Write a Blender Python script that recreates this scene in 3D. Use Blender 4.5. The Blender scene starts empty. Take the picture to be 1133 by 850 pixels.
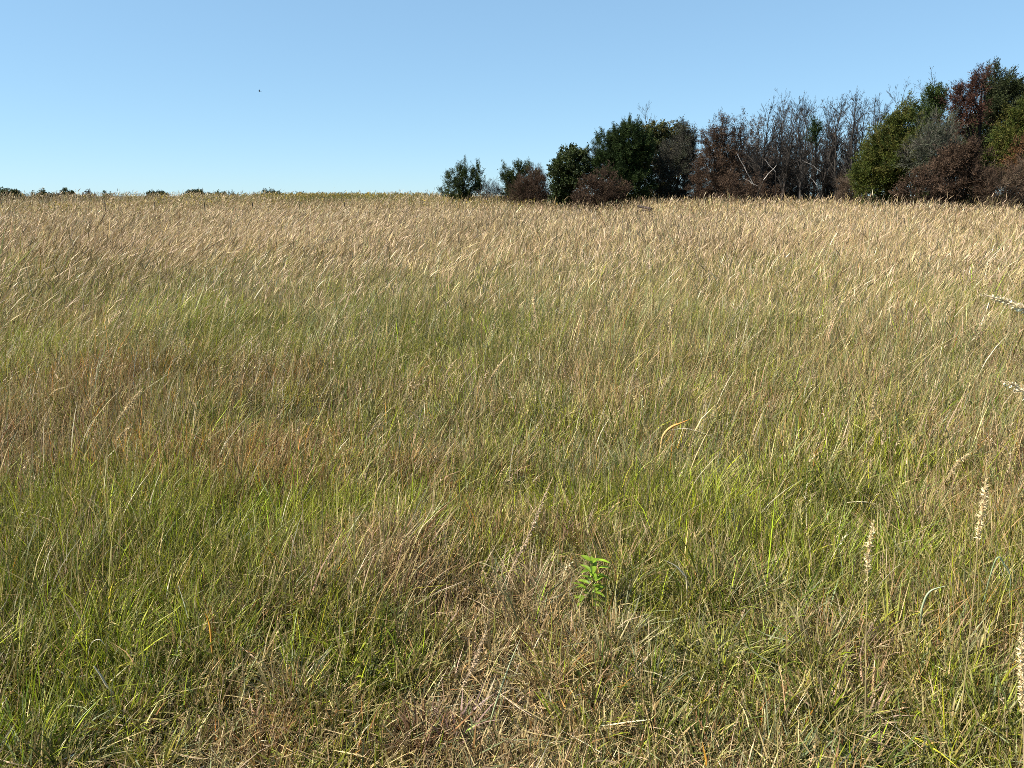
import bpy, math, random
import numpy as np
from mathutils import Vector

R = np.random.default_rng(20241)
random.seed(77)
scene = bpy.context.scene
col = scene.collection
rad = math.radians

# ------------------------------------------------------------------ camera
PW, PH, F = 1133.0, 850.0, 826.0
CAM_H = 1.62
HORIZON = 217.0
PITCH = math.atan((PH / 2 - HORIZON) / F)
cp, sp = math.cos(PITCH), math.sin(PITCH)
cam_d = bpy.data.cameras.new("camera")
cam = bpy.data.objects.new("camera", cam_d)
col.objects.link(cam)
cam.location = (0, 0, CAM_H)
cam.rotation_euler = (rad(90) - PITCH, 0, 0)
cam_d.sensor_fit = 'HORIZONTAL'
cam_d.sensor_width = 36.0
cam_d.lens = 36.0 * F / PW
cam_d.clip_start = 0.05
cam_d.clip_end = 12000
scene.camera = cam


def ray(px, py):
    u = (px - PW / 2) / F
    v = (PH / 2 - py) / F
    return np.array([u, cp + v * sp, -sp + v * cp])


def at(px, py, Y):
    """world point on the sight line of a photo pixel at forward distance Y"""
    d = ray(px, py)
    s = Y / d[1]
    return d[0] * s, Y, CAM_H + d[2] * s


def on_ground(px, py, z=0.0):
    d = ray(px, py)
    s = (z - CAM_H) / d[2]
    return np.array([d[0] * s, d[1] * s, z])


# ------------------------------------------------------------------ noise
class VNoise:
    def __init__(self, seed):
        self.t = np.random.default_rng(seed).random((256, 256))

    def __call__(self, x, y, s):
        x = np.asarray(x) / s + 57.3
        y = np.asarray(y) / s + 91.7
        xi = np.floor(x).astype(int)
        yi = np.floor(y).astype(int)
        fx = x - xi
        fy = y - yi
        fx = fx * fx * (3 - 2 * fx)
        fy = fy * fy * (3 - 2 * fy)
        g = lambda a, b: self.t[(xi + a) & 255, (yi + b) & 255]
        return (g(0, 0) * (1 - fx) + g(1, 0) * fx) * (1 - fy) + (g(0, 1) * (1 - fx) + g(1, 1) * fx) * fy


N1, N2, N3, N4, N5 = (VNoise(i) for i in range(11, 16))


def sstep(a, b, x):
    t = np.clip((np.asarray(x, float) - a) / (b - a), 0, 1)
    return t * t * (3 - 2 * t)


def ground_z(x, y):
    x = np.asarray(x, float)
    y = np.asarray(y, float)
    right = sstep(3, 21, x)
    y0 = 57 - 29 * right
    y1 = 86 - 41 * right
    z = (1.25 - .50 * right) * sstep(y0, y1, y)          # low ridge behind a shallow swale
    z = z - .30 * sstep(12, y0, y)
    z = z - sstep(100, 240, y) * (2.0 - .8 * right)
    near = 1 - sstep(20, 60, np.hypot(x, y))
    z = z + near * ((N1(x, y, 1.7) - .5) * .09 + (N2(x, y, .55) - .5) * .05)
    z = z + (N3(x, y, 9.0) - .5) * .16 * sstep(5, 20, np.hypot(x, y))
    return z


# ------------------------------------------------------------------ mesh helpers
def np_mesh(name, verts, loops, starts, colors=None, smooth=False):
    me = bpy.data.meshes.new(name)
    me.vertices.add(len(verts))
    me.vertices.foreach_set("co", np.ascontiguousarray(verts, np.float32).ravel())
    me.loops.add(len(loops))
    me.loops.foreach_set("vertex_index", np.ascontiguousarray(loops, np.int32))
    me.polygons.add(len(starts))
    me.polygons.foreach_set("loop_start", np.ascontiguousarray(starts, np.int32))
    if smooth:
        me.polygons.foreach_set("use_smooth", np.ones(len(starts), bool))
    else:
        me.polygons.foreach_set("use_smooth", np.zeros(len(starts), bool))
    if colors is not None:
        a = me.color_attributes.new("Col", 'FLOAT_COLOR', 'POINT')
        c = np.ones((len(verts), 4), np.float32)
        c[:, :3] = colors
        a.data.foreach_set("color", c.ravel())
    me.update(calc_edges=True)
    return me


class Acc:
    """collects numpy geometry that ends up as one mesh"""

    def __init__(self):
        self.v, self.l, self.s, self.c = [], [], [], []
        self.nv = self.nl = 0

    def add(self, v, l, s, c):
        self.v.append(np.asarray(v, np.float32))
        self.l.append(np.asarray(l, np.int64) + self.nv)
        self.s.append(np.asarray(s, np.int64) + self.nl)
        self.c.append(np.asarray(c, np.float32))
        self.nv += len(v)
        self.nl += len(l)

    def mesh(self, name, smooth=False):
        return np_mesh(name, np.concatenate(self.v), np.concatenate(self.l), np.concatenate(self.s),
                       np.concatenate(self.c), smooth)


def unit(a):
    return a / np.maximum(np.linalg.norm(a, axis=-1, keepdims=True), 1e-9)


def ribbons(acc, P, D, B, L, W, k, c0, c1, facing=None, base_w=0.8, tipshape=1.0, peak=None, fold=None):
    """n curved grass blades: root P, start direction D, bend vector B, length L, width W, k segments"""
    n = len(P)
    if n == 0:
        return
    t = np.linspace(0, 1, k + 1)[None, :, None]
    pts = P[:, None, :] + L[:, None, None] * (D[:, None, :] * t + B[:, None, :] * t * t)
    if facing is None:
        facing = R.random(n) * 2 * math.pi
    S = np.stack([np.cos(facing), np.sin(facing), np.zeros(n)], 1)
    S = S + 0.25 * R.normal(size=(n, 3))
    S = unit(S - (S * D).sum(1, keepdims=True) * D)
    tt = t[0, :, 0]
    if peak is None:
        w = np.where(tt < .5, base_w + (1 - base_w) * tt * 2, 1 - (np.maximum(tt - .5, 0) * 2) ** 1.6 * tipshape)
    else:
        w = peak
    off = S[:, None, :] * (W[:, None, None] * .5 * w[None, :, None])
    left = pts[:, :k] - off[:, :k]
    right = pts[:, :k] + off[:, :k]
    tip = pts[:, k:]
    v = np.concatenate([np.stack([left, right], 2).reshape(n, 2 * k, 3), tip], 1)   # (n, 2k+1, 3)
    tc = np.concatenate([np.repeat(tt[:k], 2), [1.0]])[None, :, None]
    c = c0[:, None, :] * (1 - tc) + c1[:, None, :] * tc
    m = 2 * k + 1
    f = []
    st = []
    p = 0
    for i in range(k - 1):
        f += [2 * i, 2 * i + 1, 2 * i + 3, 2 * i + 2]
        st.append(p)
        p += 4
    f += [2 * k - 2, 2 * k - 1, 2 * k]
    st.append(p)
    p += 3
    base = (np.arange(n) * m)[:, None]
    acc.add(v.reshape(-1, 3), (np.array(f)[None] + base).ravel(),
            (np.array(st)[None] + (np.arange(n) * p)[:, None]).ravel(), c.reshape(-1, 3))


def diamonds(acc, P, D, L, W, c, S=None):
    """n small kite-shaped leaves starting at P, pointing along D"""
    n = len(P)
    if n == 0:
        return
    if S is None:
        S = unit(np.cross(D, R.normal(size=(n, 3))))
    U = np.cross(S, D)
    a = P
    b = P + D * (L * .45)[:, None] + S * (W * .5)[:, None] + U * (W * .15)[:, None]
    d = P + D * (L * .45)[:, None] - S * (W * .5)[:, None] + U * (W * .15)[:, None]
    e = P + D * L[:, None]
    v = np.stack([a, b, e, d], 1).reshape(-1, 3)
    acc.add(v, np.arange(4 * n), np.arange(n) * 4, np.repeat(c, 4, 0))


def tubes(acc, p0, p1, r0, r1, c, sides=4):
    """n tapered sticks"""
    p0 = np.asarray(p0, float)
    p1 = np.asarray(p1, float)
    n = len(p0)
    if n == 0:
        return
    d = unit(p1 - p0)
    h = np.where(np.abs(d[:, 2:3]) > .9, np.array([[1., 0, 0]]), np.array([[0, 0, 1.]]))
    a = unit(np.cross(d, h))
    b = np.cross(d, a)
    ang = np.arange(sides) * 2 * math.pi / sides
    ring = a[:, None, :] * np.cos(ang)[None, :, None] + b[:, None, :] * np.sin(ang)[None, :, None]
    lo = p0[:, None, :] + ring * np.asarray(r0)[:, None, None]
    hi = p1[:, None, :] + ring * np.asarray(r1)[:, None, None]
    v = np.concatenate([lo, hi], 1).reshape(-1, 3)
    f = []
    for i in range(sides):
        j = (i + 1) % sides
        f += [i, j, sides + j, sides + i]
    f += list(range(sides, 2 * sides))
    st = list(range(0, 4 * sides, 4)) + [4 * sides]
    base = (np.arange(n) * 2 * sides)[:, None]
    acc.add(v, (np.array(f)[None] + base).ravel(), (np.array(st)[None] + (np.arange(n) * 5 * sides)[:, None]).ravel(),
            np.repeat(np.broadcast_to(c, (n, 3)), 2 * sides, 0))


# ------------------------------------------------------------------ materials
def leaf_material(name, trans=.3, rough=.55, spec=.35, tint=(1, 1, 1)):
    m = bpy.data.materials.new(name)
    m.use_nodes = True
    nt = m.node_tree
    nt.nodes.clear()
    out = nt.nodes.new("ShaderNodeOutputMaterial")
    at_ = nt.nodes.new("ShaderNodeVertexColor")
    at_.layer_name = "Col"
    pb = nt.nodes.new("ShaderNodeBsdfPrincipled")
    pb.inputs["Roughness"].default_value = rough
    pb.inputs["Specular IOR Level"].default_value = spec
    # fine mottling along the leaf
    geo = nt.nodes.new("ShaderNodeNewGeometry")
    no = nt.nodes.new("ShaderNodeTexNoise")
    no.inputs["Scale"].default_value = 45
    no.inputs["Detail"].default_value = 2
    nt.links.new(geo.outputs["Position"], no.inputs["Vector"])
    mr = nt.nodes.new("ShaderNodeMapRange")
    mr.inputs["From Min"].default_value = .3
    mr.inputs["From Max"].default_value = .7
    mr.inputs["To Min"].default_value = .78
    mr.inputs["To Max"].default_value = 1.2
    nt.links.new(no.outputs["Fac"], mr.inputs["Value"])
    mx = nt.nodes.new("ShaderNodeMix")
    mx.data_type = 'RGBA'
    mx.blend_type = 'MULTIPLY'
    mx.inputs["Factor"].default_value = 1
    nt.links.new(at_.outputs["Color"], mx.inputs[6])
    nt.links.new(mr.outputs["Result"], mx.inputs[7])
    nt.links.new(mx.outputs[2], pb.inputs["Base Color"])
    tr = nt.nodes.new("ShaderNodeBsdfTranslucent")
    nt.links.new(mx.outputs[2], tr.inputs["Color"])
    ms = nt.nodes.new("ShaderNodeMixShader")
    ms.inputs[0].default_value = trans
    nt.links.new(pb.outputs[0], ms.inputs[1])
    nt.links.new(tr.outputs[0], ms.inputs[2])
    nt.links.new(ms.outputs[0], out.inputs[0])
    return m


def bark_material(name):
    m = bpy.data.materials.new(name)
    m.use_nodes = True
    nt = m.node_tree
    pb = nt.nodes["Principled BSDF"]
    pb.inputs["Roughness"].default_value = .85
    pb.inputs["Specular IOR Level"].default_value = .2
    at_ = nt.nodes.new("ShaderNodeVertexColor")
    at_.layer_name = "Col"
    tc = nt.nodes.new("ShaderNodeTexCoord")
    no = nt.nodes.new("ShaderNodeTexNoise")
    no.inputs["Scale"].default_value = 6
    no.inputs["Detail"].default_value = 4
    nt.links.new(tc.outputs["Object"], no.inputs["Vector"])
    mr = nt.nodes.new("ShaderNodeMapRange")
    mr.inputs["From Min"].default_value = .3
    mr.inputs["From Max"].default_value = .7
    mr.inputs["To Min"].default_value = .6
    mr.inputs["To Max"].default_value = 1.35
    nt.links.new(no.outputs["Fac"], mr.inputs["Value"])
    mx = nt.nodes.new("ShaderNodeMix")
    mx.data_type = 'RGBA'
    mx.blend_type = 'MULTIPLY'
    mx.inputs["Factor"].default_value = 1
    nt.links.new(at_.outputs["Color"], mx.inputs[6])
    nt.links.new(mr.outputs["Result"], mx.inputs[7])
    nt.links.new(mx.outputs[2], pb.inputs["Base Color"])
    return m


M_GRASS = leaf_material("grass_blade", .26, .5, .35)
M_STRAW = leaf_material("dry_straw", .18, .6, .25)
M_HUSK = leaf_material("seed_husk", .25, .6, .2)
M_LEAF = leaf_material("tree_leaf", .22, .6, .25)
M_NEEDLE = leaf_material("cedar_spray", .15, .7, .15)
M_DEAD = leaf_material("dead_spray", .1, .8, .1)
M_BARK = bark_material("bark")
M_FRESH = leaf_material("fresh_leaf", .45, .4, .4)


def soil_material():
    m = bpy.data.materials.new("thatch_and_soil")
    m.use_nodes = True
    nt = m.node_tree
    pb = nt.nodes["Principled BSDF"]
    pb.inputs["Roughness"].default_value = .95
    pb.inputs["Specular IOR Level"].default_value = .1
    geo = nt.nodes.new("ShaderNodeNewGeometry")
    n1 = nt.nodes.new("ShaderNodeTexNoise")
    n1.inputs["Scale"].default_value = 14
    n1.inputs["Detail"].default_value = 8
    n2 = nt.nodes.new("ShaderNodeTexNoise")
    n2.inputs["Scale"].default_value = .35
    n2.inputs["Detail"].default_value = 5
    for n in (n1, n2):
        nt.links.new(geo.outputs["Position"], n.inputs["Vector"])
    r1 = nt.nodes.new("ShaderNodeValToRGB")
    r1.color_ramp.elements[0].position = .35
    r1.color_ramp.elements[0].color = (.018, .013, .008, 1)
    r1.color_ramp.elements[1].position = .72
    r1.color_ramp.elements[1].color = (.085, .06, .032, 1)
    nt.links.new(n1.outputs["Fac"], r1.inputs[0])
    r2 = nt.nodes.new("ShaderNodeValToRGB")
    r2.color_ramp.elements[0].position = .38
    r2.color_ramp.elements[0].color = (.07, .075, .03, 1)
    r2.color_ramp.elements[1].position = .62
    r2.color_ramp.elements[1].color = (.19, .135, .07, 1)
    nt.links.new(n2.outputs["Fac"], r2.inputs[0])
    mx = nt.nodes.new("ShaderNodeMix")
    mx.data_type = 'RGBA'
    mx.inputs["Factor"].default_value = .35
    nt.links.new(r1.outputs[0], mx.inputs[6])
    nt.links.new(r2.outputs[0], mx.inputs[7])
    nt.links.new(mx.outputs[2], pb.inputs["Base Color"])
    bp = nt.nodes.new("ShaderNodeBump")
    bp.inputs["Strength"].default_value = .8
    bp.inputs["Distance"].default_value = .02
    nt.links.new(n1.outputs["Fac"], bp.inputs["Height"])
    nt.links.new(bp.outputs[0], pb.inputs["Normal"])
    return m


M_SOIL = soil_material()


# ------------------------------------------------------------------ scene-graph helpers
def link_mesh(name, me, mat, parent=None):
    o = bpy.data.objects.new(name, me)
    col.objects.link(o)
    me.materials.append(mat)
    if parent:
        o.parent = parent
    return o


def thing(name, label, cat, loc=(0, 0, 0), group=None):
    o = bpy.data.objects.new(name, None)
    o.empty_display_size = .3
    col.objects.link(o)
    o.location = loc
    o['label'] = label
    o['category'] = cat
    if group:
        o['group'] = group
    return o


# ------------------------------------------------------------------ ground
def build_ground():
    ys = np.concatenate([np.linspace(-40, -6, 12)[:-1], np.linspace(-6, 16, 221)[:-1], np.linspace(16, 130, 115)[:-1],
                         np.geomspace(130, 9000, 40)])
    xs = np.concatenate([-np.geomspace(9000, 90, 30)[:-1], np.linspace(-90, -9, 50)[:-1], np.linspace(-9, 9, 181)[:-1],
                         np.linspace(9, 90, 50)[:-1], np.geomspace(90, 9000, 30)])
    X, Y = np.meshgrid(xs, ys)
    Z = ground_z(X, Y)
    ny, nx = X.shape
    v = np.stack([X, Y, Z], -1).reshape(-1, 3)
    i = np.arange((ny - 1) * (nx - 1))
    a = (i // (nx - 1)) * nx + i % (nx - 1)
    f = np.stack([a, a + 1, a + nx + 1, a + nx], 1).ravel()
    me = np_mesh("ground", v, f, i * 4, None, True)
    o = link_mesh("ground", me, M_SOIL)
    o['kind'] = 'structure'


build_ground()

# ------------------------------------------------------------------ grass
PAL = dict(
    bright=(.205, .240, .014), olive=(.150, .148, .022), deep=(.070, .088, .012), grey=(.150, .165, .075),
    straw=(.390, .300, .140), tan=(.255, .180, .085), pink=(.400, .285, .185), red=(.190, .105, .038),
    orange=(.400, .190, .030), pale=(.560, .490, .330), dark=(.070, .048, .025))
KEYS = list(PAL)
PALA = np.array([PAL[k] for k in KEYS])


def mixw(**kw):
    return np.array([kw.get(k, 0.0) for k in KEYS])


# patches seen in the meadow: pixel centre, half sizes in pixels, blend strength, colour mix, height factor
PATCHES = [
    (60, 262, 110, 22, .8, mixw(tan=3, red=1.2, dark=2, pink=1), 1.1),
    (330, 330, 420, 45, .8, mixw(olive=3, grey=2.5, bright=.7, straw=.8, deep=1.2), 1.0),
    (60, 372, 110, 26, .8, mixw(bright=2.2, olive=2.5, straw=.6), .9),
    (245, 335, 80, 20, .6, mixw(bright=2, olive=2, grey=1), .9),
    (1050, 305, 130, 30, .6, mixw(straw=2, grey=2, pink=1, tan=1), 1.0),
    (700, 310, 150, 30, .4, mixw(straw=2, grey=2, olive=1, tan=1), 1.0),
    (1030, 400, 120, 45, .6, mixw(grey=3, olive=2, deep=1.2, tan=1), 1.0),
    (170, 418, 230, 26, .95, mixw(red=1.8, tan=1.6, dark=1.0, olive=1.8, grey=.5, orange=.4), 1.0),
    (210, 484, 200, 28, .92, mixw(red=1.8, orange=.8, tan=1.4, olive=1.7), .95),
    (30, 470, 60, 40, .6, mixw(dark=1.5, tan=2, grey=1.5, red=.6), 1.0),
    (330, 430, 80, 25, .5, mixw(dark=2, tan=1, olive=1.4, grey=1), 1.0),
    (250, 535, 220, 24, .9, mixw(bright=4, olive=2, deep=1), .85),
    (560, 520, 120, 26, .7, mixw(bright=2.5, olive=2, straw=.8), .9),
    (770, 520, 120, 34, .9, mixw(bright=4, olive=2, deep=1), .85),
    (1060, 560, 90, 34, .5, mixw(bright=1.6, olive=2, tan=1), .9),
    (660, 480, 120, 25, .6, mixw(grey=3, olive=1.2, tan=1), 1.0),
    (480, 590, 130, 45, .75, mixw(tan=1.8, straw=.8, pink=1.2, red=.3, olive=2.4), 1.0),
    (440, 690, 90, 40, .4, mixw(red=.2, deep=1.4, olive=1.6, tan=1.4), 1.0),
    (80, 700, 140, 90, .85, mixw(bright=3.2, deep=2.2, olive=1.4, straw=.6), 1.0),
    (390, 660, 60, 60, .6, mixw(bright=2, deep=2, olive=1.4), 1.05),
    (900, 640, 220, 45, .55, mixw(tan=2, red=.8, straw=1.2, olive=1.6, grey=1), .95),
    (1000, 790, 200, 60, .5, mixw(deep=1.6, olive=2, straw=1.6, grey=1.5), 1.0),
    (330, 800, 150, 50, .55, mixw(straw=2, tan=1.6, olive=1.6, grey=.6), .7),
    (560, 800, 130, 40, .45, mixw(straw=1.6, grey=1.4, olive=2.4, tan=1), .75),
]


def patch_setup():
    out = []
    for px, py, rx, ry, s, w, h in PATCHES:
        z = .28
        c = on_ground(px, py, z)
        a = on_ground(px, py - ry, z)
        b = on_ground(px, min(py + ry, 1100), z)
        out.append((c[0], c[1], max(rx / F * np.hypot(c[1], 1.4), .1), max((a[1] - b[1]) / 2, .1), s, w / w.sum(), h))
    return out


PS = patch_setup()
W_NEAR = mixw(bright=1.7, olive=3.2, deep=2.2, grey=.6, straw=1.0, tan=1.1, pink=.2, red=.4, orange=.07, pale=.05)
W_MID = mixw(bright=.7, olive=2.4, deep=.8, grey=2.0, straw=1.6, tan=1.7, pink=.6, red=.5, dark=.25)
W_FAR = mixw(olive=.3, grey=.5, straw=2.3, tan=2.2, pink=3.0, red=.35, dark=.2)


def colour_pick(x, y, green_only=False):
    """returns per-blade colour and height factor from patch maps"""
    d = np.hypot(x, y)
    n = len(x)
    a = sstep(4, 7, d)[:, None]
    b = sstep(9.5, 19, d + (N4(x, y, 3.5) - .5) * 6)[:, None]
    w = (W_NEAR / W_NEAR.sum()) * (1 - a) + (W_MID / W_MID.sum()) * a
    w = w * (1 - b) + (W_FAR / W_FAR.sum()) * b
    hf = np.ones(n)
    wob = (N1(x, y, .8) - .5)
    for cx, cy, rx, ry, s, pw, h in PS:
        q = ((x - cx) / rx) ** 2 + ((y - cy) / ry) ** 2
        k = s * np.exp(-np.maximum(q + wob * 1.6, 0) * 1.1)
        w = w * (1 - k[:, None]) + pw * k[:, None]
        hf = hf * (1 - k) + h * k
    # irregular small-scale mixing of green and dry plants
    g = (N2(x, y, .33) - .5) * 2 + (N3(x, y, 1.3) - .5) * 2 + (N5(x, y, 4.1) - .5) * 1.2
    mod = np.ones((n, len(KEYS)))
    for i, kname in enumerate(KEYS):
        if kname in ('bright', 'deep', 'olive'):
            mod[:, i] = np.exp(1.1 * g)
        elif kname in ('red', 'tan', 'pink'):
            mod[:, i] = np.exp(-.9 * g)
    w = w * mod
    cdf = np.cumsum(w, 1)
    u = R.random(n) * cdf[:, -1]
    idx = np.minimum((u[:, None] > cdf).sum(1), len(KEYS) - 1)
    c = PALA[idx] * np.exp(R.normal(size=(n, 1)) * .32 + .06) * np.exp(R.normal(size=(n, 3)) * .08)
    return np.clip(c, .01, .85), hf, idx


HALF = rad(47)


def sample_wedge(r0, r1, dens, half=HALF):
    area = half * (r1 * r1 - r0 * r0)
    n = int(area * dens)
    r = np.sqrt(r0 * r0 + (r1 * r1 - r0 * r0) * R.random(n))
    th = (R.random(n) * 2 - 1) * half
    return r * np.sin(th), r * np.cos(th)


def in_field(x, y):
    """keep tall grass in front of the tree line and on the ridge"""
    return np.ones(len(x), bool)


def wind(x, y):
    """common lean to the right, strongest on the left half of the meadow"""
    return (.55 + .45 * sstep(3, 9, np.hypot(x, y))) * (.21 - .17 * sstep(-.38, .16, x / np.maximum(y, .5)) + (N5(x, y, 2.2) - .5) * .18)


def height_base(d):
    return .10 + .105 * sstep(1.9, 3.0, d) + .12 * sstep(4, 9, d) + .20 * sstep(9, 22, d)


def grass_leaves(acc, x, y, k, wmin, clump=0.0, hscale=1.0):
    n = len(x)
    d = np.hypot(x, y)
    c, hf, idx = colour_pick(x, y)
    L = height_base(d) * hf * hscale * np.exp(R.normal(size=n) * .30)
    tall = N2(x, y, .45) * .7 + N1(x, y, 1.3) * .5
    L = L * (.55 + .85 * tall)
    az = R.random(n) * 2 * math.pi
    tilt = np.abs(R.normal(size=n)) * .27
    wd = wind(x, y)
    D = np.stack([np.cos(az) * tilt + wd * .6, np.sin(az) * tilt, np.ones(n)], 1)
    D = unit(D)
    az2 = az + R.normal(size=n) * .8
    bend = np.abs(R.normal(size=n)) * .26
    B = np.stack([np.cos(az2) * bend + wd * .5, np.sin(az2) * bend, -bend * .75 - wd * .12], 1)
    W = np.maximum(wmin * (.6 + .8 * R.random(n)), .0016) * np.where(R.random(n) < .1, 1.7, 1)
    dry = R.random(n) < .35
    c1 = np.where(dry[:, None], c * .4 + np.array(PAL['straw']) * .6, c * np.array([1.12, 1.08, .95]))
    P = np.stack([x, y, ground_z(x, y) - .01], 1)
    ribbons(acc, P, D, B, L, W, k, c, c1)


def grass_tufts(acc, ntuft, r0, r1, per, k, wmin):
    """tussocks: bunches of blades fanning out from a crown"""
    dens = ntuft / (HALF * (r1 * r1 - r0 * r0))
    tx, ty = sample_wedge(r0, r1, dens)
    keep = R.random(len(tx)) < .25 + .9 * N3(tx, ty, .9)
    tx, ty = tx[keep], ty[keep]
    m = len(tx)
    cnt = (per * np.exp(R.normal(size=m) * .4)).astype(int)
    ti = np.repeat(np.arange(m), cnt)
    n = len(ti)
    d = np.hypot(tx, ty)
    tc, hf, _ = colour_pick(tx, ty)
    tc = tc * np.minimum(1, .30 / tc.max(1))[:, None]
    H = height_base(d) * hf * (1.15 + .5 * R.random(m))
    ox, oy = R.normal(size=n) * .03, R.normal(size=n) * .03
    az = np.arctan2(oy, ox) + R.normal(size=n) * .5
    tilt = np.minimum(np.hypot(ox, oy) * 8, .7) * (.5 + R.random(n)) + .05
    x, y = tx[ti] + ox, ty[ti] + oy
    wd = wind(x, y)
    D = unit(np.stack([np.cos(az) * tilt + wd * .5, np.sin(az) * tilt, np.ones(n)], 1))
    bend = np.abs(R.normal(size=n)) * .3 + .04
    B = np.stack([np.cos(az) * bend + wd * .3, np.sin(az) * bend, -bend * .8 - wd * .1], 1)
    L = H[ti] * (.55 + .65 * R.random(n))
    own = R.random((n, 1)) < .25
    c, _, _ = colour_pick(x, y)
    c = np.where(own, c, tc[ti] * np.exp(R.normal(size=(n, 1)) * .2))
    c1 = np.where(R.random((n, 1)) < .35, c * .5 + np.array(PAL['straw']) * .5, c * 1.1)
    W = wmin * (.7 + .9 * R.random(n))
    P = np.stack([x, y, ground_z(x, y) - .01], 1)
    ribbons(acc, P, D, B, L, W, k, c, c1)


def culms(acc, n, r0, r1, w, k=3, accent=False):
    """thin straight upright stems standing a little above the leaves"""
    x, y = sample_wedge(r0, r1, n / (HALF * (r1 * r1 - r0 * r0)))
    keep = R.random(len(x)) < .15 + 1.2 * N4(x, y, .55) * (.3 + N3(x, y, 1.9))
    x, y = x[keep], y[keep]
    n = len(x)
    d = np.hypot(x, y)
    H = height_base(d) * (1.0 + .75 * R.random(n)) * (.75 + .5 * N1(x, y, 1.1))
    wd = wind(x, y) + R.normal(size=n) * .10
    D = unit(np.stack([wd, R.normal(size=n) * .13, np.ones(n)], 1))
    B = np.stack([wd * .3 + R.normal(size=n) * .08, R.normal(size=n) * .07, -.04 * np.ones(n)], 1)
    if accent:
        H = H * 1.35
        B = B + np.stack([np.abs(R.normal(size=n)) * .22, R.normal(size=n) * .1, -.10 * R.random(n)], 1)
    wts = mixw(straw=2, pale=2, pink=.6) if accent else mixw(straw=2.2, tan=2.4, pink=2.0, olive=2.2, grey=1.2, red=.5, bright=.5, pale=.15)
    cdf = np.cumsum(wts / wts.sum())
    idx = np.minimum((R.random(n)[:, None] > cdf).sum(1), len(KEYS) - 1)
    c = PALA[idx] * np.exp(R.normal(size=(n, 1)) * .2)
    if not accent:
        c2, _, _ = colour_pick(x, y)
        c = np.where(R.random((n, 1)) < .62, c2, c)
    P = np.stack([x, y, ground_z(x, y) - .01], 1)
    ribbons(acc, P, D, B, H, w * (.7 + .7 * R.random(n)), k, c, c * 1.1, base_w=1, tipshape=.6)


def straw_lying(acc, n, r0, r1, wmin, k=3):
    x, y = sample_wedge(r0, r1, n / (HALF * (r1 * r1 - r0 * r0)))
    n = len(x)
    keep = R.random(n) < .15 + 1.2 * N4(x, y, .5) * (.35 + N1(x, y, 1.6))
    x, y = x[keep], y[keep]
    n = len(x)
    az = R.random(n) * 2 * math.pi
    el = np.abs(R.normal(size=n)) * .28
    D = unit(np.stack([np.cos(az), np.sin(az), el], 1))
    B = np.stack([R.normal(size=n) * .25, R.normal(size=n) * .25, -el * .9 * R.random(n)], 1)
    L = (.03 + .17 * R.random(n) ** 2.2) * (1 + .7 * sstep(3, 8, y))
    kinds = R.random(n)
    pick = np.where(kinds < .28, KEYS.index('straw'), np.where(kinds < .60, KEYS.index('tan'), np.where(
        kinds < .80, KEYS.index('grey'), np.where(kinds < .83, KEYS.index('pale'), np.where(kinds < .9, KEYS.index('pink'), KEYS.index('dark'))))))
    c = PALA[pick] * np.exp(R.normal(size=(n, 1)) * .22)
    lift = R.random(n) * R.random(n) * .10
    P = np.stack([x, y, ground_z(x, y) + .004 + lift], 1)
    ribbons(acc, P, D, B, L, wmin * (.6 + .9 * R.random(n)), k, c, c, base_w=1)


def stalks(acc, n, r0, r1, near, wstem, whead, hmul=1.0, pick=None, clumped=True):
    """flowering culms with a narrow seed head"""
    x, y = sample_wedge(r0, r1, n / (HALF * (r1 * r1 - r0 * r0)))
    n = len(x)
    if clumped:
        keep = R.random(n) < .12 + 1.2 * N5(x, y, .7 + .05 * r0) * (.35 + N2(x, y, 2.5))
        x, y = x[keep], y[keep]
        n = len(x)
    d = np.hypot(x, y)
    H = (.22 + .18 * sstep(2, 5, d) + .22 * sstep(6, 16, d) + .14 * sstep(18, 40, d)) * np.exp(R.normal(size=n) * .2) * hmul
    H = H * (.8 + .4 * N1(x, y, 2.4))
    wd = wind(x, y) + R.normal(size=n) * .14
    D = unit(np.stack([wd * .8, R.normal(size=n) * .16, np.ones(n)], 1))
    bend = np.abs(R.normal(size=n)) * .18 + .05
    B = np.stack([wd * .75 + bend * R.normal(.15, .45, n), R.normal(size=n) * .10, -bend * .3], 1)
    P = np.stack([x, y, ground_z(x, y) - .01], 1)
    u = R.random(n)
    w = mixw(straw=2.4, pink=3.4, tan=2.2, pale=.35, red=.4, grey=.4) if pick is None else pick
    cdf = np.cumsum(w / w.sum())
    idx = np.minimum((u[:, None] > cdf).sum(1), len(KEYS) - 1)
    dk = (N4(x, y, 2.7) > .62) & (R.random(n) < .5)
    c = PALA[idx] * np.exp(R.normal(size=(n, 1)) * .22)
    c = np.where(dk[:, None], PALA[KEYS.index('tan')] * .6, c)
    k = 4 if near else 2
    cs = c * .8 + np.array(PAL['olive']) * .15
    ribbons(acc, P, D, B, H, np.full(n, wstem) * (.7 + .6 * R.random(n)), k, cs, c, base_w=1, tipshape=.4)
    # seed heads continue the culm
    T = P + H[:, None] * (D + B) - H[:, None] * .05 * unit(D + 2 * B)
    Dh = unit(D + 2 * B)
    Lh = H * (.16 + .14 * R.random(n))
    if near:
        m = 9
        for i in range(m):
            s = (i + .3 * R.random(n)) / m
            o = T + Dh * (Lh * s)[:, None] + .45 * (Lh * s * s)[:, None] * B
            dd = unit(Dh + .38 * R.normal(size=(n, 3)))
            diamonds(acc, o, dd, Lh * (.26 - .1 * s), np.full(n, whead) * (1 - .5 * s), c * np.exp(R.normal(size=(n, 1)) * .15) * 1.08)
    else:
        pk = np.array([.5, 1.0, .75, 0])
        ribbons(acc, T, Dh, B * .5, Lh * 1.1, np.full(n, whead) * (.6 + .8 * R.random(n)), 3, c, c * 1.08, peak=pk)


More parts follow.
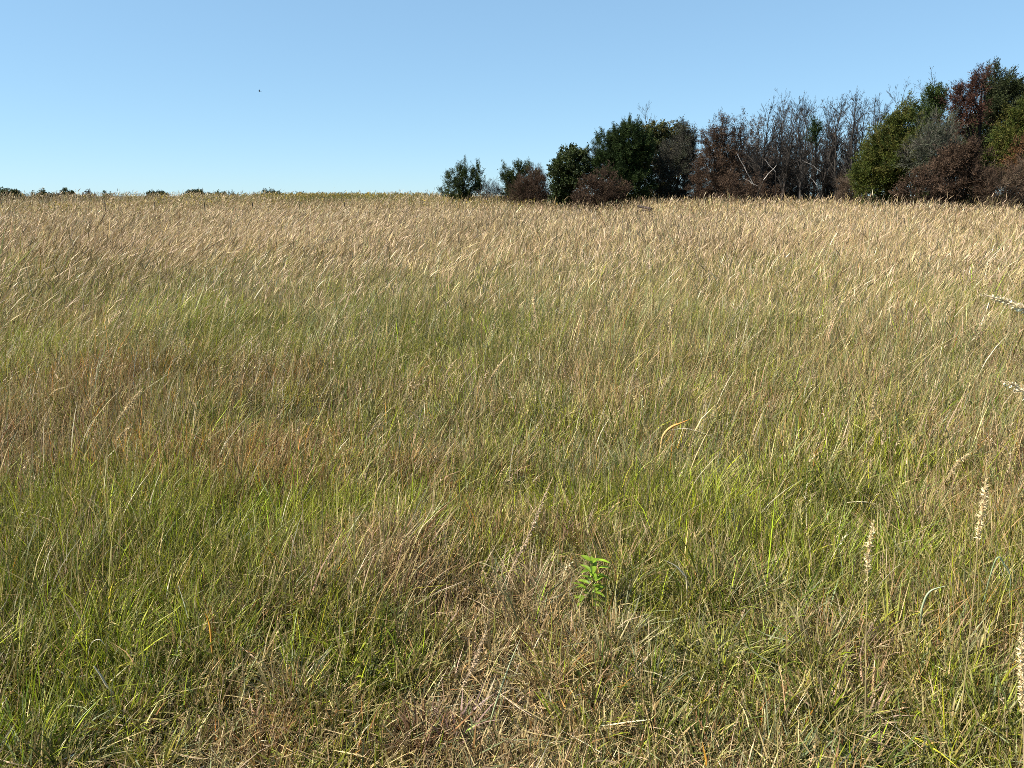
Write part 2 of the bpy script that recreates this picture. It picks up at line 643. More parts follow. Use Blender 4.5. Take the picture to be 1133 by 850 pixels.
def build_grass():
    a = Acc()
    # around and behind the standing point
    n = 9000
    x = R.normal(size=n) * 3.0
    y = -R.random(n) * 5 + .6
    grass_leaves(a, x, y, 2, .005)
    for r0, r1, dens, k, w in [(1.0, 2.6, 14000, 3, .0035), (2.6, 4.2, 12500, 3, .0034), (4.2, 7, 6400, 3, .0040),
                               (7, 12, 2700, 2, .0052), (12, 22, 750, 2, .0085), (22, 45, 90, 2, .018), (45, 90, 24, 2, .032)]:
        x, y = sample_wedge(r0, r1, dens)
        kp = R.random(len(x)) < .22 + 1.5 * np.clip(.75 * N5(x, y, .22) + .6 * N3(x, y, .7) - .28, 0, 1)
        if r0 < 7:
            x, y = x[kp], y[kp]
        grass_leaves(a, x, y, k, w)
    grass_tufts(a, 1100, 1.2, 4.2, 70, 4, .0044)
    grass_tufts(a, 2400, 4.2, 10, 50, 3, .0052)
    grass_tufts(a, 2600, 10, 24, 30, 2, .011)
    culms(a, 26000, 1.3, 4.2, .0021, 3)
    culms(a, 50000, 4.2, 9, .0030, 2)
    culms(a, 50000, 9, 18, .0058, 2)
    culms(a, 260, 1.8, 4.2, .0030, 5, True)
    culms(a, 900, 4.2, 9, .0045, 5, True)
    culms(a, 1500, 9, 18, .0075, 4, True)
    me = a.mesh("meadow_grass")
    o = link_mesh("meadow_grass", me, M_GRASS)
    o['kind'] = 'stuff'
    o['label'] = 'green, olive and tan blades of the prairie meadow'
    o['category'] = 'grass'
    a = Acc()
    straw_lying(a, 62000, 1.0, 2.5, .0028)
    straw_lying(a, 48000, 2.5, 3.6, .0030)
    straw_lying(a, 60000, 3.4, 7.5, .005)
    straw_lying(a, 24000, 7.5, 16, .008, 2)
    o = link_mesh("straw_litter", a.mesh("straw_litter"), M_STRAW)
    o['kind'] = 'stuff'
    o['label'] = 'dry bleached straw lying between the grass blades'
    o['category'] = 'straw'
    a = Acc()
    stalks(a, 700, 1.7, 4.2, True, .0018, .0042)
    stalks(a, 3800, 4.2, 8, True, .0024, .0055)
    stalks(a, 15000, 8, 14, False, .0035, .0085)
    stalks(a, 66000, 14, 26, False, .005, .011)
    stalks(a, 110000, 26, 46, False, .008, .016)
    stalks(a, 80000, 46, 80, False, .014, .029)
    stalks(a, 40000, 80, 112, False, .020, .042)
    o = link_mesh("tall_prairie_grass", a.mesh("tall_prairie_grass"), M_STRAW)
    o['kind'] = 'stuff'
    o['label'] = 'tan flowering stems with narrow seed heads filling the back of the meadow'
    o['category'] = 'grass'


build_grass()


def build_goldenrod():
    a = Acc()
    xs, ys = [], []
    for px, Y, sx, sy, n in [(25, 62, 45, 4, 130), (190, 74, 55, 5, 160), (250, 76, 70, 5, 160), (360, 84, 60, 5, 800), (430, 86, 50, 4, 500), (340, 84, 25, 3, 260), (530, 72, 60, 3, 160)]:
        p = px + R.normal(size=n) * sx
        y = Y + R.normal(size=n) * sy
        xs.append((p - PW / 2) / F * y * .97)
        ys.append(y)
    x = np.concatenate(xs)
    y = np.concatenate(ys)
    n = len(x)
    H = .75 + .35 * R.random(n)
    P = np.stack([x, y, ground_z(x, y)], 1)
    D = unit(np.stack([.12 + R.normal(size=n) * .12, R.normal(size=n) * .1, np.ones(n)], 1))
    B = np.zeros((n, 3))
    g = np.array([[.10, .12, .025]]) * np.exp(R.normal(size=(n, 1)) * .2)
    ribbons(a, P, D, B, H, np.full(n, .02), 2, g, g, base_w=1, tipshape=.3)
    for i in range(9):
        s = .25 + .7 * R.random(n)
        diamonds(a, P + D * (H * s)[:, None], unit(R.normal(size=(n, 3)) + np.array([0, 0, .4])), .10 + .08 * R.random(n), np.full(n, .03), g)
    yel = np.array([[.33, .24, .035]]) * np.exp(R.normal(size=(n, 1)) * .35)
    fl = R.random(n) < .38
    yel = np.where(fl[:, None], yel, np.array([[.22, .17, .05]]))
    for i in range(8):
        s = .82 + .2 * R.random(n)
        diamonds(a, P + D * (H * s)[:, None], unit(R.normal(size=(n, 3)) + np.array([.2, 0, .7])), .08 + .07 * R.random(n), np.full(n, .045), yel)
    o = link_mesh("goldenrod", a.mesh("goldenrod"), M_LEAF)
    o['kind'] = 'stuff'
    o['label'] = 'yellow flowering goldenrod along the far ridge of the meadow'
    o['category'] = 'wildflowers'


build_goldenrod()


# ------------------------------------------------------------------ trees
def sph(n):
    return unit(R.normal(size=(n, 3)))


def lobes_world(lobes, Y, depth):
    """lobes given as photo px (cx, cy, rx, ry [,dy]) at distance Y -> metres, with real depth"""
    out = []
    for lb in lobes:
        cx, cy, rx, ry = lb[:4]
        x, _, z = at(cx, cy, Y)
        sc = Y / (F * .985)
        dx = rx * sc
        dz = ry * sc
        dd = depth * .5 * (dx + dz)
        yo = (lb[4] if len(lb) > 4 else R.uniform(-.5, .5)) * dd * .8
        out.append((np.array([x, Y + yo, z]), np.array([dx, dd, dz])))
    return out


SETS = dict(
    # leaf len, leaf width, leaves per spray, spray length, sprays per m2, up bias, spread
    cedar=dict(rc=0.42, cd=2.1, ll=.12, lw=.036, m=20, sl=.40, den=32, up=.55, spread=.55, mat=M_NEEDLE),
    plume=dict(rc=0.34, cd=2.4, ll=.13, lw=.04, m=26, sl=.66, den=20, up=1.0, spread=.5, mat=M_NEEDLE),
    broad=dict(rc=0.4, cd=2.2, ll=.14, lw=.095, m=13, sl=.34, den=19, up=.3, spread=1.1, mat=M_LEAF),
    deadcedar=dict(rc=0.4, cd=2.0, ll=.16, lw=.030, m=15, sl=.5, den=18, up=.35, spread=.6, mat=M_DEAD),
    twig=dict(rc=0.45, cd=1.6, ll=.34, lw=.020, m=9, sl=.55, den=12, up=.6, spread=.5, mat=M_DEAD),
)


def make_crown(lobes, base, kind, tones, fill=.6, dens=1.0, scale=1.0):
    """foliage of many small leaf faces on sprays; returns Acc and spray roots (base-relative)"""
    S = SETS[kind]
    a = Acc()
    roots = []
    for c, r in lobes:
        area = 4 * math.pi * ((r[0] * r[1]) ** 1.6 + (r[0] * r[2]) ** 1.6 + (r[1] * r[2]) ** 1.6) ** (1 / 1.6) / 3 ** (1 / 1.6)
        n = max(int(area * S['den'] * dens / scale ** 2), 24)
        rc = S['rc'] * scale
        nc = max(int(area * S['cd'] / scale ** 2), 7)
        cd = sph(nc)
        nzc = R.random(nc)
        shell = np.where(R.random(nc) < fill, .78 + .26 * R.random(nc), .2 + .55 * R.random(nc))
        cpos = c + cd * r * shell[:, None]
        crad = rc * (.55 + .9 * R.random(nc))
        ci_ = R.integers(0, nc, n)
        loc = sph(n) * (R.random(n) ** .45)[:, None] * np.array([1, 1, .72])
        if kind != 'broad':
            spire = (cd[:, 2] > -.15) & (R.random(nc) < .5)
            sp_ = spire[ci_]
            hgt = (R.random(n) ** 1.3)
            taper = np.where(sp_, 1.05 - .9 * hgt, 1.0)
            loc = loc * np.where(sp_, taper * .75, 1.0)[:, None]
            loc[:, 2] = np.where(sp_, -.4 + 2.0 * hgt, loc[:, 2])
        nz = nzc[ci_]
        p = cpos[ci_] + loc * crad[ci_][:, None]
        nrm = unit(cd / r)[ci_]
        g = unit(nrm * .8 + unit(loc) * .5 + np.array([0, 0, S['up']]) + .25 * R.normal(size=(n, 3)))
        sl = S['sl'] * scale * (.5 + .9 * R.random(n)) * (.7 + .6 * nz)
        nz2, d = nz, nrm
        p = p - g * (sl * .4)[:, None]
        keep = p[:, 2] > base[2] + .05
        p, g, sl, nz, nz2, d = p[keep], g[keep], sl[keep], nz[keep], nz2[keep], d[keep]
        n = len(p)
        roots.append(p)
        m = S['m']
        ti = np.repeat(np.arange(n), m)
        t = R.random(n * m)
        o = p[ti] + g[ti] * (sl[ti] * t)[:, None] + R.normal(size=(n * m, 3)) * (.05 * scale)
        dl = unit(g[ti] + S['spread'] * R.normal(size=(n * m, 3)))
        L = S['ll'] * scale * (.6 + .8 * R.random(n * m))
        W = S['lw'] * scale * (.6 + .8 * R.random(n * m))
        tn = np.array(tones)
        ci = R.integers(0, len(tn), n)
        # colour changes clump by clump
        ci = np.where(R.random(n) < .6, np.minimum((nz * len(tn)).astype(int), len(tn) - 1), ci)
        cc = tn[ci][ti] * np.exp(R.normal(size=(n * m, 1)) * .18) * np.exp(R.normal(size=(n, 1)) * .16)[ti]
        diamonds(a, o - np.array(base), dl, L, W, np.clip(cc, .004, .8))
    return a, np.concatenate(roots)


def limb_path(p0, p1, r0, r1, segs, wob, out):
    p0 = np.array(p0, float)
    p1 = np.array(p1, float)
    ln = np.linalg.norm(p1 - p0)
    prev = p0
    for i in range(1, segs + 1):
        t = i / segs
        q = p0 + (p1 - p0) * t + R.normal(size=3) * wob * ln * math.sin(math.pi * t)
        q[2] += .05 * ln * math.sin(math.pi * t) * (ln < 6) * (wob > .03)
        ra = r0 + (r1 - r0) * (i - 1) / segs
        rb = r0 + (r1 - r0) * t
        out.append((prev, q, ra, rb))
        prev = q


def sticks_mesh(name, segs, tones, sides=5):
    a = Acc()
    p0 = np.array([s[0] for s in segs])
    p1 = np.array([s[1] for s in segs])
    r0 = np.array([s[2] for s in segs])
    r1 = np.array([s[3] for s in segs])
    tn = np.array(tones)
    c = tn[R.integers(0, len(tn), len(segs))] * np.exp(R.normal(size=(len(segs), 1)) * .12)
    tubes(a, p0, p1, r0, r1, c, sides)
    return a.mesh(name)


BARK_G = [(0.031, 0.025, 0.021), (0.040, 0.033, 0.028), (0.022, 0.019, 0.016)]
BARK_D = [(0.034, 0.027, 0.022), (0.045, 0.038, 0.032), (0.022, 0.019, 0.017)]


def leafy(name, label, cat, kind, Y, lobes, tones, base_px, depth=1.0, group=None, dens=1.0, fill=.62, scale=1.0,
          trunk_r=.14, bark=BARK_G, trunk_name='trunk', stems=1, nlimb=26, skirt=True):
    bx, _, _ = at(base_px, 215, Y)
    bz = float(ground_z(bx, Y))
    base = (bx, Y, bz)
    root = thing(name, label, cat, base, group)
    if skirt:
        # foliage reaches down to the ground all round the foot
        xa = min(l[0] - l[2] for l in lobes)
        xb = max(l[0] + l[2] for l in lobes)
        m = max(2, int(round((xb - xa) / 16)))
        foot = PH / 2 - F * math.tan(math.atan2(bz - CAM_H, Y) + PITCH)
        for i in range(m):
            cx = xa + (xb - xa) * (.14 + .72 * (i + .5) / m)
            lobes = lobes + [(cx, foot - 9, (xb - xa) * .5 / m + 4, 11)]
    lw = lobes_world(lobes, Y, depth)
    a, roots = make_crown(lw, base, kind, tones, fill, dens, scale)
    link_mesh('crown', a.mesh(name + '_crown'), SETS[kind]['mat'], root)
    segs = []
    b = np.array(base)
    top = max(lw, key=lambda q: q[0][2])
    if stems == 1:
        spine_top = top[0] + np.array([0, 0, top[1][2] * .3])
        n = 7
        prev = np.array([0, 0, -.15])
        pts = [prev]
        for i in range(1, n + 1):
            t = i / n
            q = (spine_top - b) * np.array([t ** 1.3, t, t]) + R.normal(size=3) * .05 * (1 - t)
            segs.append((prev, q, trunk_r * (1.15 - t * .9 + .1 / n), trunk_r * (1.15 - (t) * .95)))
            prev = q
            pts.append(q)
        pts = np.array(pts)
    else:
        pts = np.array([[0, 0, -.1]])
    ends = []
    for c, r in lw:
        tgt = c - b
        ends.append(tgt)
        i = np.argmin(np.abs(pts[:, 2] - tgt[2] * .55))
        for _ in range(stems if stems > 1 else 1):
            st = pts[i] if stems == 1 else np.array([R.normal() * .02, R.normal() * .02, -.1])
            limb_path(st, tgt, trunk_r * .5, trunk_r * .2, 4, .05, segs)
    for j in R.choice(len(roots), min(nlimb, len(roots)), replace=False):
        q = roots[j] - b
        ci = min(range(len(lw)), key=lambda k: np.linalg.norm(lw[k][0] - roots[j]))
        limb_path((lw[ci][0] - b), q, trunk_r * .2, .012, 3, .07, segs)
    link_mesh(trunk_name, sticks_mesh(name + '_' + trunk_name, segs, bark), M_BARK, root)
    return root


def grow(p, d, L, r, lev, segs, P):
    """recursive bare branching"""
    n = max(2, int(L / P['step']))
    q = np.array(p, float)
    d = unit(np.array(d, float))
    for i in range(n):
        d = unit(d + R.normal(size=3) * P['wob'] + np.array([0, 0, P['up'] * (.5 if lev == 0 else 1)]))
        nq = q + d * (L / n)
        ra = r * (1 - i / n * .7)
        rb = r * (1 - (i + 1) / n * .7)
        segs.append((q, nq, ra, max(rb, P['rmin'])))
        q = nq
        t = (i + 1) / n
        if lev < P['levels'] and t > P['bare'][min(lev, len(P['bare']) - 1)]:
            for _ in range(R.poisson(P['kids'][lev])):
                side = unit(np.cross(d, R.normal(size=3)))
                ang = P['ang'] * R.uniform(.6, 1.35)
                nd = unit(d * math.cos(ang) + side * math.sin(ang))
                grow(q, nd, L * P['ratio'] * R.uniform(.55, 1.15) * (1.05 - .45 * t), max(rb * .6, P['rmin']), lev + 1, segs, P)


def bare_tree(name, label, cat, px, top_py, Y, tones, group=None, spread=1.0, dense=1.0, stems=1, rtr=.09, levels=3, low=.28):
    bx, _, tz = at(px, top_py, Y)
    bz = float(ground_z(bx, Y))
    H = (tz - bz) * .94
    root = thing(name, label, cat, (bx, Y, bz), group)
    trunk, twig = [], []
    P = dict(step=.33, wob=.13, up=.06, rmin=.0085, levels=levels, bare=(low, .12, .05), kids=(1.7 * dense, 1.25 * dense, 1.1 * dense),
             ang=.62 * spread, ratio=.42)
    segs = []
    for s in range(stems):
        lean = R.normal(size=3) * (.05 if stems == 1 else .2)
        n = 9
        q = np.array([0, 0, -.1])
        d = unit(np.array([lean[0], lean[1], 1]))
        h = H * (1 if s == 0 else R.uniform(.65, .95))
        for i in range(n):
            d = unit(d + R.normal(size=3) * .07 + np.array([0, 0, .12]))
            nq = q + d * (h / n) * (1 / max(d[2], .5))
            t = (i + 1) / n
            ra = rtr * (1 - .82 * i / n)
            rb = rtr * (1 - .82 * t)
            trunk.append((q, nq, ra, rb))
            q = nq
            if t > low:
                for _ in range(R.poisson(P['kids'][0] * 1.3) + 2):
                    side = unit(np.cross(d, R.normal(size=3)))
                    ang = P['ang'] * R.uniform(.6, 1.5)
                    nd = unit(d * math.cos(ang) + side * math.sin(ang))
                    grow(q, nd, h * .30 * R.uniform(.5, 1.1) * (1.15 - .6 * t), rb * .5, 1, segs, P)
    link_mesh('trunk', sticks_mesh(name + '_trunk', trunk, tones, 6), M_BARK, root)
    segs = [s if True else s for s in segs]
    link_mesh('branchwork', sticks_mesh(name + '_branchwork', segs, tones, 3), M_BARK, root)
    return root


G_DARK = [(0.014, 0.027, 0.007), (0.021, 0.036, 0.008), (0.029, 0.045, 0.010)]
G_MID = [(0.024, 0.038, 0.009), (0.034, 0.048, 0.011), (0.019, 0.030, 0.007), (0.045, 0.056, 0.014)]
G_OLIVE = [(0.051, 0.065, 0.010), (0.065, 0.071, 0.012), (0.037, 0.051, 0.010), (0.075, 0.068, 0.015)]
G_GREY = [(.075, .090, .050), (.060, .072, .036), (.095, .105, .062)]
G_CED = [(0.028, 0.036, 0.011), (0.037, 0.045, 0.017), (0.021, 0.028, 0.009), (0.045, 0.050, 0.021)]
BR_DEAD = [(0.058, 0.036, 0.023), (0.072, 0.046, 0.030), (0.043, 0.027, 0.019)]
BR_RED = [(0.056, 0.026, 0.018), (0.072, 0.034, 0.022), (0.040, 0.019, 0.014)]
BR_GREY = [(0.037, 0.030, 0.025), (0.048, 0.040, 0.033), (0.028, 0.023, 0.019)]
BR_TAN = [(0.083, 0.058, 0.039), (0.101, 0.072, 0.049), (0.065, 0.045, 0.032)]
BR_ORANGE = [(0.111, 0.053, 0.022), (0.085, 0.043, 0.021)]
GREYBARK = [(0.046, 0.040, 0.035), (0.037, 0.032, 0.028), (0.059, 0.051, 0.045)]

# --- the loose trees left of the wood
leafy('bushy_tree', 'small bushy green tree standing alone at the left end of the tree line', 'tree', 'plume', 78,
      [(503, 204, 10, 10), (510, 190, 9, 8), (516, 196, 8, 10), (527, 196, 7, 11), (496, 200, 7, 5), (518, 210, 13, 9), (508, 217, 11, 7), (494, 213, 7, 6), (531, 204, 5, 6)],
      G_MID, 513, dens=.72, skirt=False, trunk_r=.12)
leafy('shrub', 'low pinkish bare shrub just right of the lone bushy green tree', 'shrub', 'twig', 77,
      [(541, 213, 9, 7), (549, 214, 6, 5)], BR_GREY, 543, trunk_r=.03, trunk_name='stem', stems=3, bark=BARK_G, dens=.8)
leafy('spiky_tree', 'small dark green tree with spiky upright plumes rising behind a brown shrub', 'tree', 'plume', 78,
      [(561, 194, 5, 9), (567, 199, 6, 10), (575, 190, 6, 9), (583, 190, 5, 8), (593, 197, 5, 8), (570, 208, 10, 9), (588, 206, 9, 10)],
      G_MID, 576, trunk_r=.12)
leafy('shrub', 'domed dark brown leafless shrub in front of the spiky small tree', 'shrub', 'twig', 73,
      [(585, 207, 18, 14), (592, 200, 10, 10), (576, 213, 12, 8), (600, 212, 8, 9)], BR_DEAD, 585, trunk_r=.03, trunk_name='stem', stems=4, dens=2.0, bark=BARK_D)
bare_tree('bare_sapling', 'thin pale leafless sapling between the domed brown shrub and the round green tree', 'tree', 605, 186, 76, GREYBARK, rtr=.025, stems=3, low=.15)
leafy('round_tree', 'round mid green leafy tree at the left edge of the wood', 'tree', 'broad', 70,
      [(631, 187, 19, 22), (619, 193, 11, 17), (644, 180, 11, 14), (626, 205, 16, 13), (640, 203, 16, 16), (632, 175, 13, 11)], G_MID, 632, trunk_r=.16)
leafy('shrub', 'brown twiggy shrub at the foot of the darkest green cedar', 'shrub', 'deadcedar', 65,
      [(662, 208, 20, 13), (647, 213, 14, 9), (680, 211, 16, 11), (668, 200, 14, 9)], BR_DEAD, 662, trunk_r=.04, trunk_name='stem', stems=3, dens=1.1, bark=BARK_D)
leafy('dead_treetop', 'small brownish dead tree peeking out between the round tree and the dark cedar', 'tree', 'twig', 80,
      [(660, 172, 8, 10), (655, 178, 9, 9), (664, 165, 5, 6)], BR_GREY, 660, skirt=False, trunk_r=.09, bark=BARK_G)
leafy('cedar', 'broad darkest green cedar in the middle of the wood', 'tree', 'cedar', 69,
      [(690, 156, 18, 18), (697, 165, 22, 22), (678, 168, 18, 20), (682, 185, 24, 20), (702, 185, 22, 24), (692, 203, 30, 17), (668, 186, 14, 14), (710, 165, 12, 18)],
      G_DARK, 692, trunk_r=.22, dens=1.15)
leafy('broadleaf_tree', 'olive green broadleaf tree with a flat lumpy top behind the dark cedar', 'tree', 'broad', 77,
      [(722, 147, 13, 9), (737, 145, 13, 8), (750, 150, 11, 9), (735, 160, 22, 13), (718, 160, 13, 12), (752, 164, 14, 14), (735, 185, 26, 25)],
      [(.060, .064, .016), (.076, .076, .021), (.046, .053, .014), (.085, .07, .02)], 735, trunk_r=.2)
bare_tree('bare_tree', 'bare grey crown poking up above the dark cedar', 'tree', 716, 121, 84, GREYBARK, rtr=.10, low=.45)
leafy('twiggy_tree', 'dark grey twiggy tree with a pointed tip right of the olive broadleaf tree', 'tree', 'deadcedar', 71,
      [(745, 190, 22, 26), (755, 160, 11, 18), (757, 145, 5, 10), (765, 178, 8, 26), (732, 196, 16, 22), (748, 172, 16, 18), (764, 152, 5, 9)],
      [(.048, .043, .034), (.060, .056, .045), (.036, .033, .026), (.045, .05, .031)], 748, trunk_r=.16, bark=BARK_D, dens=1.3)
# --- dead cedars
leafy('dead_cedar', 'large rusty brown dead cedar, the leftmost of the dead cedars', 'tree', 'deadcedar', 65,
      [(791, 192, 22, 26), (790, 165, 16, 20), (797, 143, 7, 13), (785, 205, 20, 16), (783, 172, 10, 18), (802, 160, 8, 14), (800, 134, 4, 5), (806, 190, 14, 26)],
      BR_DEAD, 792, trunk_r=.15, bark=BARK_D, dens=1.15, fill=.7)
leafy('dead_cedar', 'narrow grey brown dead cedar with a forked tip beside the rusty dead cedar', 'tree', 'deadcedar', 69,
      [(816, 190, 12, 30), (815, 160, 9, 20), (812, 142, 5, 8), (820, 139, 4, 7), (824, 152, 6, 8)], BR_GREY + BR_DEAD, 816, trunk_r=.12, bark=BARK_D, dens=.85)
leafy('dead_cedar', 'dark pointed dead cedar at the left edge of the bare trees', 'tree', 'deadcedar', 66,
      [(838, 142, 5, 10), (837, 160, 9, 14), (840, 185, 12, 26), (830, 178, 8, 18)], [(.07, .055, .045), (.09, .07, .056)], 838, trunk_r=.12, bark=BARK_D, dens=.8)
leafy('shrub', 'brown dead brush along the foot of the rusty dead cedars', 'shrub', 'deadcedar', 61,
      [(812, 208, 16, 13), (832, 210, 14, 11), (848, 213, 12, 8)], BR_DEAD, 826, trunk_r=.04, trunk_name='stem', stems=3, dens=.9, bark=BARK_D)

# --- bare trees: each grown on its own
BARE = [(850, 118, 63, 1.1, 'tall bare grey tree, first of the bare trees right of the dead cedars'),
        (863, 109, 70, 1.0, 'tallest bare tree of the left half of the bare grove, with thin pale top twigs'),
        (872, 131, 62, .9, 'shorter bare tree in front of the tallest one in the bare grove'),
        (884, 120, 72, 1.0, 'bare tree at the centre left of the bare grove'),
        (894, 126, 61, .8, 'bare tree with a thin dark trunk near the middle of the bare grove'),
        (903, 113, 74, 1.0, 'bare tree at the middle of the grove, farther back and pale'),
        (914, 117, 64, .9, 'bare tree with steep brushy upright limbs right of the grove centre'),
        (925, 112, 70, 1.0, 'tall bare tree with a dense brush of twigs in the right half of the grove'),
        (936, 122, 62, .8, 'bare tree with a black trunk against a bright gap of sky'),
        (946, 111, 72, 1.0, 'tall bare tree, second from the green cedar at the right end of the grove'),
        (957, 121, 66, .9, 'bare tree nearest the olive cedar at the right end of the grove'),
        (969, 113, 76, 1.0, 'bare tree half hidden behind the olive cedar'),
        (997, 94, 66, .9, 'bare tree rising behind the olive cedar, left of two'),
        (1027, 88, 66, .9, 'bare tree rising behind the leafy cedars, right of two')]
BARE += [(px, ty, Y, dn, 'grey leafless tree in the back rows of the bare grove, tangled with its neighbours')
         for px, ty, Y, dn in [(846, 128, 73, 1.2), (857, 124, 78, 1.1), (868, 121, 75, 1.2), (878, 117, 80, 1.1), (890, 123, 77, 1.2), (899, 119, 80, 1.1),
                               (909, 122, 78, 1.1), (920, 118, 76, 1.2), (931, 116, 80, 1.1), (941, 121, 77, 1.2), (951, 117, 80, 1.1), (963, 118, 78, 1.1), (976, 117, 80, 1.1), (986, 112, 80, 1)]]
for i, (px, ty, Y, dn, lb) in enumerate(BARE):
    tones = [BARK_G, GREYBARK, BR_GREY][i % 3]
    bare_tree('bare_tree', lb, 'tree', px, ty, Y, tones, 'leafless trees of the bare grove' if i < 12 else 'leafless trees behind the cedars' if i < 14 else 'back rows of the bare grove',
              dense=dn * 1.55, rtr=.10 + .03 * R.random(), low=.14, spread=.8)
leafy('young_cedar', 'small dark green pointed cedar among the bare trees', 'tree', 'plume', 71,
      [(901, 140, 3.5, 9), (901, 152, 5, 8)], G_DARK, 901, skirt=False, trunk_r=.1)
leafy('shrub', 'low grey brush beneath the left half of the bare grove', 'shrub', 'twig', 67,
      [(870, 200, 16, 22), (888, 204, 14, 18), (858, 194, 12, 24), (848, 200, 10, 20)], BARK_D + BR_GREY, 872, trunk_r=.04, trunk_name='stem', stems=3, dens=1.2, bark=BARK_D)
leafy('shrub', 'low dark brush beneath the right half of the bare grove', 'shrub', 'twig', 70,
      [(905, 203, 15, 18), (922, 205, 13, 16), (912, 194, 12, 20), (934, 205, 10, 16)], BARK_D + BR_GREY, 912, trunk_r=.04, trunk_name='stem', stems=3, dens=1.0, bark=BARK_D)
leafy('shrub', 'tan brown shrub leaning on the left foot of the olive cedar', 'shrub', 'twig', 56,
      [(943, 207, 12, 14), (952, 212, 10, 10), (933, 214, 8, 8)], BR_TAN, 943, trunk_r=.03, trunk_name='stem', stems=4, dens=1.3)
for px, top, lb in [(852, 152, 'dead grey cedar skeleton at the left of the bare grove'), (874, 150, 'dead grey cedar skeleton left of the small green pointed cedar'),
                    (890, 158, 'low dead grey cedar skeleton at the foot of the small green pointed cedar'), (917, 150, 'dead grey cedar skeleton right of the small green pointed cedar'),
                    (938, 160, 'dead grey cedar skeleton at the right of the bare grove')]:
    hh = 218 - top
    leafy('dead_cedar', lb, 'tree', 'deadcedar', 68 + R.random() * 6, [(px, top + hh * .2, 5, hh * .2), (px - 2, top + hh * .5, 9, hh * .25), (px + 2, top + hh * .78, 12, hh * .25)],
          BR_GREY + BARK_D, px, trunk_r=.1, bark=BARK_D, dens=.8, fill=.6, group='dead cedar skeletons in the bare grove')
# pale broken limbs
for i, (x0, y0, x1, y1, Y, lb) in enumerate([
        (815, 169, 834, 205, 60, 'long pale dead limb slanting down to the right beside the dark dead cedar'),
        (846, 176, 858, 190, 59.5, 'short pale dead limb slanting right in the left part of the bare grove'),
        (845, 199, 859, 183, 59, 'pale dead limb slanting up to the right in the left part of the bare grove'),
        (887, 177, 908, 190, 60, 'pale dead limb slanting right near the middle of the bare grove'),
        (895, 195, 905, 207, 59, 'low short pale dead limb in the right part of the bare grove'),
        (822, 197, 838, 206, 59, 'low pale dead limb slanting right at the foot of the dark dead cedar')]):
    a0 = np.array(at(x0, y0, Y))
    a1 = np.array(at(x1, y1, Y))
    low = a0 if a0[2] < a1[2] else a1
    hi = a1 if a0[2] < a1[2] else a0
    r = thing('dead_limb', lb, 'dead branch', tuple(low), 'pale dead limbs in the bare grove')
    # the limb runs on down through the brush to the ground
    dirn = unit((low - hi)[None])[0]
    run = low + dirn * .8 + np.array([0, 1.0, 0])
    run = np.array([run[0], run[1], ground_z(run[0], run[1]) - .05])
    sg = []
    limb_path(hi - low, low - low, .018, .032, 5, .02, sg)
    link_mesh('bough', sticks_mesh('dead_limb_bough', sg, [(.36, .32, .28), (.30, .26, .23)], 5), M_BARK, r)
    sg = []
    limb_path(low - low, run - low, .032, .04, 5, .02, sg)
    link_mesh('butt', sticks_mesh('dead_limb_butt', sg, BARK_G, 5), M_BARK, r)

# --- the cedars on the right
leafy('cedar', 'olive green cedar sloping down to the left, left end of the right clump', 'tree', 'cedar', 49,
      [(984, 152, 15, 18), (994, 136, 12, 14), (972, 170, 16, 18), (962, 188, 14, 18), (980, 180, 22, 26), (998, 160, 18, 28), (956, 206, 13, 14), (976, 203, 22, 18), (1000, 196, 18, 26), (990, 145, 9, 10, -.6), (975, 186, 18, 20, -.7), (988, 168, 16, 20, -.7), (1003, 122, 8, 8)],
      G_OLIVE, 982, trunk_r=.2, dens=1.0)
leafy('cedar', 'green cedar with a bushy twin top behind the grey green tree', 'tree', 'plume', 53,
      [(1015, 128, 12, 11), (1030, 118, 12, 12), (1040, 108, 7, 8), (1028, 108, 5, 6), (1045, 118, 8, 10), (1025, 145, 20, 22)],
      [(.034, .050, .010), (.046, .064, .013), (.027, .04, .01)], 1028, trunk_r=.2)
leafy('grey_tree', 'grey green twiggy tree between the olive cedar and the big cedar', 'tree', 'twig', 46.5,
      [(1022, 158, 16, 18), (1042, 152, 13, 18), (1015, 172, 12, 14), (1035, 172, 18, 18), (1050, 145, 8, 12)],
      [(.080, .085, .058), (.065, .066, .046), (.09, .080, .064), (.055, .06, .038)], 1030, skirt=False, trunk_r=.1, dens=1.6)
leafy('cedar', 'shaded dark cedar glimpsed behind the wide brown dead bush', 'tree', 'cedar', 55,
      [(1040, 175, 22, 24), (1070, 170, 20, 26), (1055, 195, 34, 22), (1020, 195, 18, 18), (1085, 195, 16, 22), (1060, 150, 14, 14)], G_DARK, 1055, trunk_r=.16, dens=.8)
leafy('shrub', 'grey brown brush thickening the foot of the dead cedars from behind', 'shrub', 'deadcedar', 76,
      [(785, 200, 16, 18), (805, 196, 16, 22), (825, 194, 14, 24), (842, 198, 14, 20), (765, 205, 12, 14)], BARK_D + BR_GREY, 808, trunk_r=.05, trunk_name='stem', stems=3, dens=1.3, bark=BARK_D)
leafy('dead_cedar', 'dark rust red dead cedar with drooping sprays beside the tallest cedar top', 'tree', 'deadcedar', 48.5,
      [(1086, 90, 8, 8), (1077, 97, 9, 9), (1067, 108, 11, 11), (1078, 106, 12, 13), (1061, 122, 10, 9), (1070, 128, 12, 14), (1058, 136, 10, 12)],
      BR_RED, 1080, skirt=False, trunk_r=.16, bark=BARK_D, dens=1.4, fill=.75)
